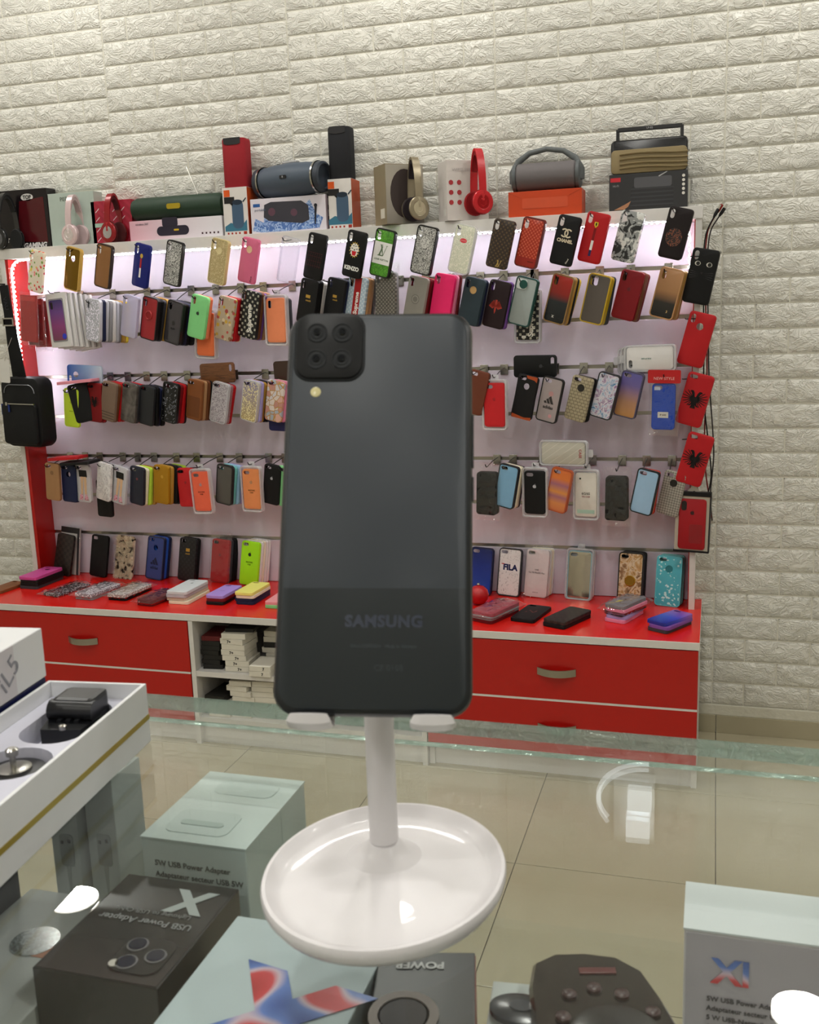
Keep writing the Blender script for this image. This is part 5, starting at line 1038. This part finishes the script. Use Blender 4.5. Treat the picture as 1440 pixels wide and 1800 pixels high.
st1 = strap([(-.012, .03, .12), (-.022, .028, .20), (-.036, .024, .30), (-.046, .020, .40), (-.052, .022, .455)], .042, .003, 'strap', plain('#0b0c0e', .7), e)
strap([(-.060, .05, .10), (-.070, .046, .25), (-.066, .040, .38), (-.054, .028, .456)], .036, .003, 'strap', plain('#0b0c0e', .7), e)
for z0 in (.31, .335): MB().box(-.062, -.012, .012, .020, z0, z0+.005).build('buckle_bar', CHROME, st1)
for x0 in (-.064, -.015): MB().box(x0, x0+.005, .012, .020, .31, .34).build('buckle_side', CHROME, st1)
lettering(st1, 'VAU', .024, plain('#2c2d33', .6), -.046, .39, .0185, rot=-80)
e2 = MB().prism(rr(.05, .085, .006, 4), 0, .0006).build('price_tag', plain('#d9d7d2', .5), None, False, at(8, 652, -.225), (0, R(4), R(-10))); tag(e2, 'white paper price tag tied to the shoulder bag strap', 'tag')
MB().tube([(.004, -.001, .036), (.02, -.002, .075), (.045, .0, .12)], .0008, 5).build('string', plain('#cfcbc4', .6), e2)
tag(MB().tube([(UL+.03, -.155, q.z+.46), (UL+.005, -.165, q.z+.462), (UL+.005, -.20, q.z+.466)], .003, 6).build('bag_peg', DARKW), 'dark metal peg carrying the shoulder bag strap', 'peg')
def cable(pix, c, lab, plugc, Y=-.10, r=.0022):
    pts = [at(x, y, Y+.01*math.sin(y*.02)) for x, y in pix]; e = empty('usb_cable', pts[0]); tag(e, lab, 'cable', 'charging cables beside the frame'); o0 = pts[0]
    fine = []
    for a_, b_ in zip(pts, pts[1:]):
        for k in range(5): fine.append(a_.lerp(b_, k/5))
    fine.append(pts[-1]); sm = fine[:]
    for _ in range(3): sm = [sm[0]]+[(sm[i-1]+sm[i]*2+sm[i+1])/4 for i in range(1, len(sm)-1)]+[sm[-1]]
    MB().tube([p_-o0 for p_ in sm], r, 6).build('wire', plain(c, .5), e, True)
    d_ = (pts[0]-pts[1]).normalized()
    MB().tube([-d_*.004, d_*.006, d_*.022, d_*.024], [.003, .0052, .0052, .003], 8).build('plug_grip', plain(plugc, .5), e, True); MB().tube([d_*.023, d_*.036], .0042, 4).build('plug_tip', STEEL, e)
cable([(1262, 372), (1244, 402), (1239, 450), (1240, 520), (1243, 600), (1243, 680), (1238, 760), (1240, 830), (1248, 880), (1250, 910)], '#7a1c1e', 'red charging cable with the topmost plug beside the frame', '#8a2420')
cable([(1256, 380), (1240, 410), (1236, 460), (1237, 540), (1238, 620), (1236, 700), (1246, 780), (1252, 840), (1240, 885)], '#141416', 'black charging cable bunched beside the red cable', '#17171a', -.105)
cable([(1266, 378), (1248, 405), (1243, 455), (1245, 560), (1246, 660), (1252, 740), (1256, 800), (1248, 870), (1252, 915)], '#3a3436', 'dark braided charging cable furthest from the frame', '#1c1a1c', -.095)

# ------------------------------------------------------------------ glass counter
GT = 1.175
t = NT('glass_sheet'); t.t.nodes.remove(t.b)
tr = t.n('ShaderNodeBsdfTransparent'); tr.inputs[0].default_value = (.982, .994, .988, 1); gl = t.n('ShaderNodeBsdfGlossy'); gl.inputs['Roughness'].default_value = .004
mx = t.n('ShaderNodeMixShader'); t.L(t.schlick(.042), mx.inputs[0]); t.L(tr.outputs[0], mx.inputs[1]); t.L(gl.outputs[0], mx.inputs[2]); t.L(mx.outputs[0], t.out.inputs[0]); GLASS = t.m
t = NT('green_glass_edge'); t.t.nodes.remove(t.b)
tr = t.n('ShaderNodeBsdfTransparent'); tr.inputs[0].default_value = (.36, .50, .44, 1); gl = t.n('ShaderNodeBsdfGlossy'); gl.inputs['Roughness'].default_value = .12; gl.inputs[0].default_value = (.75, .95, .86, 1)
df = t.n('ShaderNodeBsdfDiffuse'); df.inputs[0].default_value = (.30, .40, .35, 1); bn = t.n('ShaderNodeBump'); bn.inputs['Strength'].default_value = .9; bn.inputs['Distance'].default_value = .004; t.L(t.noise(60, 4, .6, 1), bn.inputs['Height']); t.L(bn.outputs[0], gl.inputs['Normal']); t.L(bn.outputs[0], df.inputs['Normal'])
m1 = t.n('ShaderNodeMixShader'); m1.inputs[0].default_value = .55; m2 = t.n('ShaderNodeMixShader'); m2.inputs[0].default_value = .3
t.L(tr.outputs[0], m1.inputs[1]); t.L(df.outputs[0], m1.inputs[2]); t.L(m1.outputs[0], m2.inputs[1]); t.L(gl.outputs[0], m2.inputs[2]); t.L(m2.outputs[0], t.out.inputs[0]); GEDGE = t.m
gc = empty('glass_counter', (-.1, -3.1, 0)); tag(gc, 'clear glass display counter with green glass edges in front', 'counter'); inv = Vector((.1, 3.1, 0))
CX0, CX1, CYN, CYF = -.95, .80, -3.46, -2.801
def sheet(nm, x0, x1, y0, y1, z0, z1, edges='xy'):
    me = MB().box(x0, x1, y0, y1, z0, z1).mesh(nm); me.materials.append(GLASS); me.materials.append(GEDGE)
    thin = min(x1-x0, y1-y0, z1-z0); ax = [x1-x0, y1-y0, z1-z0].index(thin)
    for p_ in me.polygons: p_.material_index = 0 if abs(p_.normal[ax]) > .9 else 1
    o = bpy.data.objects.new(nm, me); COL.objects.link(o); o.parent = gc; o.location = inv; return o
sheet('glass_top', CX0, CX1, CYN, CYF, GT-.010, GT)
sheet('glass_front', CX0+.01, CX1-.01, CYF-.018, CYF-.012, .925, GT-.0105)
o = sheet('glass_shelf', CX0+.015, CX1-.015, CYN+.06, CYF-.022, 1.058, 1.064)
for p_ in o.data.polygons: p_.material_index = 0
for x0 in (CX0+.01, CX1-.016): sheet('glass_end', x0, x0+.006, CYN+.02, CYF-.020, .925, GT-.0105)
o = MB().box(CX0+.005, CX1-.005, CYN+.02, CYF-.010, 0, .922, .002).build('plinth', plain('#d5d2cc', .4), gc); o.location = inv
for x0 in (CX0+.016, CX1-.028):
    o = MB().box(x0, x0+.012, CYN+.08, CYF-.03, 1.050, 1.0575).build('shelf_support', STEEL, gc); o.location = inv
SH = 1.0645

# ---- phone
ph = empty('smartphone', (-.1358, -3.0071, 1.2620), (R(-24.82), R(1.46), R(13.6))); tag(ph, 'dark grey smartphone standing upright on the white stand, back facing us', 'phone')
PWD, PHT, PTH = .0758, .164, .0089
t = NT('textured_back'); v = t.sep(t.co((1, 1, 1), (0, R(40), 0)))[0]; rib = t.math('SINE', t.math('MULTIPLY', v, 6283/0.75))
up = t.math('GREATER_THAN', t.sep(t.co())[2], -.0335)
PB = t.fin(t.mix(up, lin('#192126'), lin('#2b323a')), .36, spec=.5, bump=t.math('MULTIPLY', rib, up), bs=.16, bd=.0003)
rbox(PWD, PHT, PTH, .0095, .0028, 8).build('body', plain('#0b1014', .35), ph, True, (0, 0, PHT/2))
rbox(PWD-.0046, PHT-.0046, .002, .0078, .0005, 8).build('back_panel', PB, ph, True, (0, -.00015, PHT/2))
isl = rbox(.0272, .0278, .003, .0062, .0004, 6).build('camera_island', plain('#060709', .42), ph, True, (-.0204, -.0016, PHT-.0158))
rbox(.0298, .0304, .003, .0074, .0009, 6).build('island_surround', plain('#12161a', .4), ph, True, (-.0204, -.0006, PHT-.0158))
for x_, z_ in ((-.0052, .0058), (.0052, .0058), (-.0052, -.0058), (.0052, -.0058)):
    M = Matrix.Translation((x_, 0, z_)) @ Matrix.Rotation(R(90), 4, 'X')
    MB().lathe([(.0043, -.0004), (.0043, .0002), (.0039, .0003), (.0036, .0001), (.0026, .0001), (.0023, .0003), (.0017, .0002), (.0015, -.0001), (.0012, .0001)], 28, M).build('lens', plain('#15181b', .5), isl, True)
    MB().lathe([(.0014, .0002), (.0010, .0006)], 14, M).build('lens_glass', plain('#11151c', .05), isl, True)
M = Matrix.Translation((-.0255, 0, PHT-.0352)) @ Matrix.Rotation(R(90), 4, 'X')
MB().lathe([(.0021, -.0004), (.0021, .0003), (.0017, .0004)], 20, M).build('flash', plain('#d9cf9c', .2), ph, True)
lettering(ph, 'SAMSUNG', .0062, plain('#2a3142', .3), .004, .0355, -.00025, sp=1.1, bold=.0003, sx=.98); lettering(ph, 'SM-A125F/DSN   Made in Vietnam', .0018, plain('#333b44', .35), .004, .0262, -.0002); lettering(ph, 'CE 0168', .0032, plain('#2a3238', .35), .006, .0180, -.0002)
for z0, z1 in ((.098, .120), (.084, .094)): MB().box(PWD/2-.0004, PWD/2+.0006, .003, .006, z0, z1, .0003).build('side_button', plain('#1b1e22', .35), ph)
# ---- stand
WP = plain('#dcd9db', .36, 0, .1, .01); sx_, sy_ = -.1472, -2.9660
sd = empty('phone_stand', (sx_, sy_, GT+.0004)); tag(sd, 'white plastic phone stand with round dish base on the glass', 'stand')
MB().lathe([(.0430, 0), (.0475, .0012), (.0497, .0045), (.0500, .0075), (.0494, .0090), (.0480, .0092), (.0462, .0078), (.0440, .0058), (.0415, .0050), (.0300, .0053), (.0150, .0056), (.004, .0057)], 72, Matrix.Translation((.0050, -.0150, 0)) @ Matrix.Diagonal((1, 1.15, 1, 1))).build('base', WP, sd, True)
MB().lathe([(.0170, .0050), (.0150, .0060), (.0110, .0080), (.0085, .0100), (.0070, .0122), (.0064, .0126)], 40).build('collar', WP, sd, True)
phm = Euler(ph.rotation_euler).to_matrix(); jt = Vector(ph.location) + phm @ Vector((-.0, .012, .030)) - Vector(sd.location)
MB().lathe([(.0062, .013), (.0062, .060), (.0062, .088)], 24).build('pole', WP, sd, True)
MB().tube([(0, 0, .084), (0, 0, .092), Vector((0, 0, .094)).lerp(jt, .6), jt+Vector((0, .004, .006))], [.0062, .0064, .0058, .0055], 12).build('hinge', WP, sd, True)
def cradle_part(mb, nm): 
    o = mb.build(nm, WP, sd, True); o.rotation_euler = ph.rotation_euler; o.location = Vector(ph.location)-Vector(sd.location); return o
mb = MB(); mb.bm((lambda b: (bmesh.ops.translate(b, verts=b.verts[:], vec=(0, .0100, .040)), b)[1])((lambda me: (lambda b: (b.from_mesh(me), b)[1])(bmesh.new()))(rbox(.060, .062, .004, .012, .001).mesh('tmp')))); cradle_part(mb, 'cradle_plate')
for s in (-1, 1):
    x_ = s*.0230; mb = MB()
    pts = [(x_, .0115, .004), (x_, .0108, -.0018), (x_, .006, -.0034), (x_, -.001, -.0036), (x_, -.0044, -.0020), (x_, -.0052, .0006)]
    vs = []; fs = []; n = 12
    for i, (px_, py_, pz_) in enumerate(pts):
        wd = (.0075, .0080, .0084, .0086, .0084, .0070)[i]; th = (.0016, .0018, .0019, .0019, .0017, .0012)[i]
        a_ = Vector(pts[max(i-1, 0)]); b_ = Vector(pts[min(i+1, 5)]); d_ = (b_-a_).normalized(); nrm = Vector((0, -d_.z, d_.y))
        for k in range(n): an = 2*math.pi*k/n; vs.append(Vector((px_+wd*math.cos(an), py_, pz_))+nrm*th*math.sin(an))
    for i in range(5): fs += [(i*n+k, i*n+(k+1) % n, (i+1)*n+(k+1) % n, (i+1)*n+k) for k in range(n)]
    fs += [tuple(range(n)), tuple(range(5*n, 6*n))]; cradle_part(mb.add(vs, fs), 'hook')

# ---- open gift tray and its lid on the glass
WH = plain('#dfe0e2', .35); LV = plain('#cfcfdc', .6)
tray = empty('gift_tray', (-.3195, -2.868, GT+.0004), (0, 0, R(6.4))); tag(tray, 'open white box tray with gold line and moulded lilac insert on the glass', 'box')
TW, TL, TH = .060, .20, .0345
MB().box(-.0022, 0, -TL, 0, 0, TH, .0005).build('side_wall', WH, tray); MB().box(-TW, -TW+.0022, -TL, 0, 0, TH, .0005).build('side_wall', WH, tray)
MB().box(-TW+.0022, -.0022, -.0022, 0, 0, TH, .0005).build('end_wall', WH, tray); MB().box(-TW+.0022, -.0022, -TL, -TL+.0022, 0, TH, .0005).build('end_wall', WH, tray)
MB().box(-TW+.002, -.002, -TL+.002, -.002, 0, .006).build('bottom', LV, tray); MB().box(0, .0003, -TL+.0005, -.0002, .0135, .0165).build('gold_line', plain('#a8923a', .3, .6), tray)
bm_ = bmesh.new()
def loop3(pts, z): 
    vv = [bm_.verts.new((x_, y_, z)) for x_, y_ in pts]; return vv, [bm_.edges.new((vv[k], vv[(k+1) % len(vv)])) for k in range(len(vv))]
cav1 = [(-.030+x_*1.0, -.036+y_) for x_, y_ in rr(.036, .058, .016, 6)]; cav2 = [(-.030+x_, -.088+y_) for x_, y_ in circ(.0185, 24)]
o_, oe = loop3([(-TW+.0024, -TL+.0024), (-.0024, -TL+.0024), (-.0024, -.0024), (-TW+.0024, -.0024)], .0255); es = list(oe)
for cv in (cav1, cav2):
    a_, ae = loop3(cv, .0255); b_, be = loop3(cv, .012); es += ae
    for k in range(len(a_)): bm_.faces.new((a_[k], a_[(k+1) % len(a_)], b_[(k+1) % len(a_)], b_[k]))
    bm_.faces.new(b_)
bmesh.ops.triangle_fill(bm_, use_beauty=True, use_dissolve=False, edges=es); MB().bm(bm_).build('moulded_insert', LV, tray)
TM = Matrix.Translation(tray.location) @ Matrix.Rotation(R(6.4), 4, 'Z')
cl = empty('lens_clip', TM @ Vector((-.030, -.036, .0126)), (0, 0, R(6.4))); tag(cl, 'black plastic lens clip lying in the moulded tray', 'clip'); BP = plain('#101114', .35)
MB().prism([(-.013, -.026), (.011, -.028), (.014, -.010), (.012, .008), (-.010, .010), (-.015, -.012)], -.012, 0).build('lower_jaw', BP, cl, False, (0, 0, 0), (R(90), 0, 0))
cl.children[0].rotation_euler = (R(-90), 0, R(0)); cl.children[0].location = (0, 0, 0); cl.children[0].scale = (1, 1, -1)
MB().box(-.012, .012, .006, .026, .004, .023, .003).build('spring_housing', BP, cl); MB().tube([(-.013, .008, .016), (.013, .008, .016)], .006, 12).build('hinge_pin', BP, cl, True)
MB().lathe([(.0022, .012), (.0022, .0140), (.0012, .0146)], 14, Matrix.Translation((.002, -.008, 0))).build('screw', CHROME, cl, True)
for k in range(3): MB().box(-.006+k*.005, -.0035+k*.005, .000, .004, .012, .0135).build('ridge', plain('#1c1d20', .4), cl)
ls = empty('clip_lens', TM @ Vector((-.030, -.088, .0126))); tag(ls, 'small black clip lens with a silver knob in the round recess', 'lens')
MB().lathe([(.016, 0), (.0165, .006), (.015, .009), (.010, .0095)], 28).build('barrel', BP, ls, True); MB().lathe([(.0085, .0092), (.0085, .0108), (.006, .0112)], 24).build('silver_ring', CHROME, ls, True); MB().lathe([(.0015, .011), (.0015, .017), (.0030, .0172), (.0032, .020), (.0020, .0210)], 16).build('knob', CHROME, ls, True)
lid = empty('lid_box', (-.3815, -2.874, GT+.0004), (0, 0, R(6.4))); tag(lid, 'white and navy gift box with thin grey lettering beside the open tray', 'box')
MB().box(-.11, 0, -.20, 0, 0, .036, .0006).build('navy_base', plain('#161c4c', .35), lid); MB().box(-.1105, .0005, -.2005, .0005, .0365, .0655, .0008).build('white_lid', WH, lid)
MB().box(.0005, .0008, -.200, -.030, .037, .0652).build('grey_print', p_grad([(0, '#c9c4c8'), (1, '#d6d2d6')], .35, 1, .2), lid); lettering(lid, 'iL5', .017, plain('#8f8f96', .4), .0010, -.036, .051, rot=35, face='right', bold=-.0001)

# ---- goods on the shelf under the glass
MINT = plain('#b4c3c0', .45); MINT2 = plain('#bccac7', .4)
def ubox(name, x0, x1, y0, y1, ztop, mat, label, yaw=0, top=None):
    cx, cy = (x0+x1)/2, (y0+y1)/2; e = empty(name, (cx, cy, SH), (0, 0, R(yaw))); tag(e, label, 'box', 'small boxes under the glass')
    w_, d_, h_ = x1-x0, y1-y0, ztop-SH; MB().box(-w_/2, w_/2, -d_/2, d_/2, 0, h_, .0006).build('carton', mat, e)
    if top: MB().box(-w_/2-.0004, w_/2+.0004, -d_/2-.0004, d_/2+.0004, h_, h_+.0008).build('top_flap', top, e)
    return e, w_, d_, h_
e, w_, d_, h_ = ubox('adapter_box', -.3095, -.2470, -2.9020, -2.8565, 1.1350, MINT, 'front mint grey power adapter box with printed text under the glass', 0, MINT2)
for k, tx in enumerate(('5W USB Power Adapter', 'Adaptateur secteur USB 5W', '5W USB-Netzteil', 'Alimentatore USB')): lettering(e, tx, .0045, plain('#3b4445', .5), -.024, h_-.014-.0066*k, -d_/2-.0003, align='LEFT', bold=.00008)
MB().prism(rr(.038, .026, .006, 4), 0, .0004).build('hanger_flap', MINT, e, False, (-.004, -.002, h_+.0008), (R(-90), 0, 0)).scale = (1, -1, 1)
MB().prism(rr(.026, .005, .0025, 4)+[], 0, .0006).build('euro_slot', plain('#9fb0ac', .5), e, False, (-.004, -.004, h_+.0010), (R(-90), 0, 0)).scale = (1, -1, 1)
e, w_, d_, h_ = ubox('adapter_box', -.3095, -.2470, -2.8560, -2.8215, 1.1350, MINT, 'rear mint grey power adapter box behind the printed one', 0, MINT2)
MB().prism(rr(.038, .018, .006, 4), 0, .0004).build('hanger_flap', MINT, e, False, (.002, .0, h_+.0008), (R(-90), 0, 0)).scale = (1, -1, 1)
e, w_, d_, h_ = ubox('charger_box', -.3110, -.2460, -2.9960, -2.9140, 1.1200, plain('#141618', .35), 'black charger box printed with a triple lens phone under the glass')
MB().box(-w_/2+.001, w_/2-.001, -d_/2+.001, d_/2-.001, h_, h_+.0003).build('printed_top', p_grad([(0, '#453e3e'), (.4, '#2c2c2f'), (1, '#232427')], .25, 1, .045), e)
lettering(e, 'X', .026, plain('#a9b3b3', .3), .014, .024, h_+.0006, rot=180, face='top', bold=.0012); lettering(e, 'USB Power Adapter', .0062, plain('#8d9092', .4), .0, .003, h_+.0006, rot=180, face='top', bold=.0001); lettering(e, 'Lightning to USB Cable', .0045, plain('#85888a', .4), .0, .0105, h_+.0006, rot=180, face='top')
cp = MB().prism(rr(.026, .026, .007, 5), -.0003, .0004).build('printed_camera', plain('#2c2b2d', .3), e, False, (.014, -.022, h_+.0006), (R(-90), 0, 0)); cp.scale = (1, -1, 1)
for x_, y_ in ((.0075, -.0155), (.0205, -.0215), (.0095, -.0285)): 
    MB().lathe([(.0052, 0), (.0052, .0004)], 20).build('printed_lens_ring', plain('#77767a', .3), e, False, (x_, y_, h_+.0011)); MB().lathe([(.0042, 0), (.0042, .0004)], 20).build('printed_lens', plain('#1c2036', .2), e, False, (x_, y_, h_+.0015))
MB().lathe([(.0026, 0), (.0026, .0004)], 14).build('printed_flash', plain('#cfcac2', .3), e, False, (.0075-.0035, -.0305, h_+.0011))
e, w_, d_, h_ = ubox('phone_gift_box', -.2360, -.1560, -3.035, -2.9360, 1.1200, plain('#b9c8cc', .4), 'pale blue box with a large red and blue letter under the stand')
t = NT('red_blue_letter'); XM = t.fin(t.ramp(t.noise(38, 0, .4, 0), [(.30, '#16398c'), (.44, '#5a7cc4'), (.5, '#cdb8c6'), (.56, '#cc3a42'), (.8, '#a8161f')]), .3)
q = atz(476, 1800, 1.12); lettering(e, 'X', .070, XM, q.x-e.location.x, q.y-e.location.y, h_+.0005, rot=-10, face='top', bold=.005)
e, w_, d_, h_ = ubox('earphone_box', -.1500, -.1060, -3.020, -2.9410, 1.1200, plain('#1d1e20', .3), 'black box with upside down white lettering beside the stand base', 13)
lettering(e, 'POWER', .0065, plain('#c9c9c9', .4), -.003, d_/2-.010, h_+.0004, rot=180, face='top', bold=.0002)
M = Matrix.Translation((-.008, -.004, h_+.0003)); MB().lathe([(.0150, 0), (.0150, .0006), (.0110, .0006), (.0110, 0)], 32, M).build('printed_ring', plain('#8d8480', .4), e); MB().lathe([(.0100, 0), (.0100, .0003), (.002, .0004)], 28, M).build('printed_disc', plain('#3a3638', .4), e)
MB().box(w_/2, w_/2+.0004, -d_/2+.001, d_/2-.001, 0.001, h_-.001).build('red_side', plain('#7d201c', .35), e)
e, w_, d_, h_ = ubox('remote_box', -.1010, -.0280, -3.030, -2.9400, 1.1120, plain('#c6cdcb', .45), 'pale box lying under the black remote control', 6)
rc = empty('remote_control', (-.0560, -2.9720, 1.1125), (0, 0, R(14))); tag(rc, 'glossy black remote control with round button pad under the glass', 'remote')
sh_ = [(-.026, -.06), (-.0265, .020), (-.0235, .036), (-.014, .0425), (.0, .043), (.014, .040), (.024, .030), (.029, .012), (.033, -.01), (.036, -.06)]
b0 = MB(); n = len(sh_); b0.add([(x_, y_, z_) for z_, s in ((0, .96), (.004, 1), (.009, 1), (.012, .94)) for x_, y_ in [(x_*s, y_*(s if y_ > 0 else 1)) for x_, y_ in sh_]], [(i*n+k, i*n+(k+1) % n, (i+1)*n+(k+1) % n, (i+1)*n+k) for i in range(3) for k in range(n)]+[tuple(range(n)), tuple(range(3*n, 4*n))]); b0.build('shell', plain('#2a2627', .12, 0, .5), rc)
MB().lathe([(.019, .012), (.019, .0132), (.017, .0138)], 32, Matrix.Translation((.006, -.014, 0))).build('button_pad', plain('#17171a', .25), rc, True); MB().lathe([(.007, .0138), (.007, .0146), (.006, .015)], 24, Matrix.Translation((.006, -.014, 0))).build('ok_button', plain('#232326', .25), rc, True)
lettering(rc, 'OK', .004, plain('#9a9a9a'), .006, -.014, .0151, face='top')
for x_, y_ in ((-.010, .012), (.001, .016), (.012, .012), (-.014, -.002), (.023, .001)): MB().lathe([(.0032, .012), (.0032, .0132), (.0026, .0136)], 14, Matrix.Translation((x_, y_, 0))).build('button', plain('#3a2426', .3), rc, True)
MB().box(-.004, .012, .026, .030, .0118, .0128, .0004).build('power_bar', plain('#5a2022', .3), rc)
o = MB().lathe([(.010, 0), (.016, .0015), (.016, .004), (.010, .005)], 24).build('oval_cap', plain('#3a3d44', .2), None, True, (-.0890, -2.965, 1.1125)); o.scale = (.85, .6, 1); tag(o, 'small dark oval cap lying on the pale remote box', 'cap')
MB().lathe([(.006, .005), (.006, .0056)], 16).build('cap_centre', plain('#4a4d55', .2), o)
e, w_, d_, h_ = ubox('adapter_box', -.0235, .0520, -2.8960, -2.8560, 1.1200, plain('#c9c6c8', .45), 'white adapter box with two red and blue letters at the corner', 0, plain('#d3dadc', .4))
MB().box(-w_/2+.001, w_/2-.001, -d_/2-.0003, -d_/2, .001, h_-.0015).build('grey_front', plain('#a9a4ab', .4), e)
lettering(e, 'XI', .018, XM, -.016, h_-.020, -d_/2-.0008, bold=.0005)
for k, tx in enumerate(('5W USB Power Adapter', 'Adaptateur secteur USB 5 W', '5 W USB-Netzteil', 'Alimentatore USB da 5 W', 'Adaptador de corriente USB', 'USB 電源アダプタ 5W')): lettering(e, tx, .0035, plain('#3c3a3e', .5), -.027, h_-.0345-.0050*k, -d_/2-.0008, align='LEFT', bold=.00008)
# cable boxes standing below the tray
for k, (x0, x1, Y, nm) in enumerate(((-.3560, -.3370, -2.885, 'nearer the mint boxes'), (-.3770, -.3590, -2.890, 'nearer the frame edge'))):
    e, w_, d_, h_ = ubox('cable_box', x0, x1, Y, Y+.030, 1.158, plain('#b5bfbe', .45), 'slim pale cable box with a printed plug, the one ' + nm)
    for s, zz_ in ((0, 0),):
        MB().prism(rr(.009, .020, .002, 3, .001, h_*.52), -d_/2-.0004, -d_/2).build('printed_plug', plain('#8d9594', .4), e); MB().prism([(-.0015+.001, h_*.52-.010), (.0015+.001, h_*.52-.010), (.001, .012)], -d_/2-.0004, -d_/2).build('printed_cord', plain('#9aa2a1', .4), e); MB().box(-.0024, -.0008, -d_/2-.0008, -d_/2-.0004, h_*.52+.004, h_*.52+.006).build('printed_contact', plain('#2c2f30'), e); MB().box(.0022, .0038, -d_/2-.0008, -d_/2-.0004, h_*.52+.005, h_*.52+.007).build('printed_contact', plain('#2c2f30'), e)
e, w_, d_, h_ = ubox('cable_box', -.3585, -.3560, -2.880, -2.860, 1.155, plain('#2b2a2c', .4), 'thin dark card box wedged between the pale cable boxes')
e, w_, d_, h_ = ubox('sticker_box', -.3800, -.3130, -3.0500, -2.9080, 1.0980, plain('#c3c9c6', .4), 'flat white box with round hologram sticker beside the black charger box')
q = atz(62, 1655, 1.098); MB().lathe([(.0125, 0), (.0125, .0003)], 28).build('hologram_sticker', p_noise([(.35, '#3f4a4a'), (.5, '#8b9896'), (.6, '#566260')], 260, 2, .15), e, False, (q.x-e.location.x, q.y-e.location.y, h_+.0002)); MB().prism(rr(.016, .010, .003, 4), 0, .0003).build('orange_print', plain('#c98a6a', .4), e, False, (.012, .022, h_+.0003), (R(-90), 0, 0))
e, w_, d_, h_ = ubox('watch_strap_box', -.4100, -.3815, -2.9700, -2.9150, 1.1500, plain('#1b1c1d', .3), 'black box with a yellow stripe below the gift tray')
MB().box(-w_/2, w_/2, -d_/2-.0004, -d_/2, h_*.35, h_*.45).build('yellow_stripe', plain('#b8a422', .4), e)
MB().lathe([(.012, 0), (.0125, .004), (.008, .006), (.002, .006)], 24, Matrix.Translation((.004, -d_/2, h_*.72)) @ Matrix.Rotation(R(90), 4, 'X')).build('window_bubble', plain('#4a4744', .15, .3), e, True)
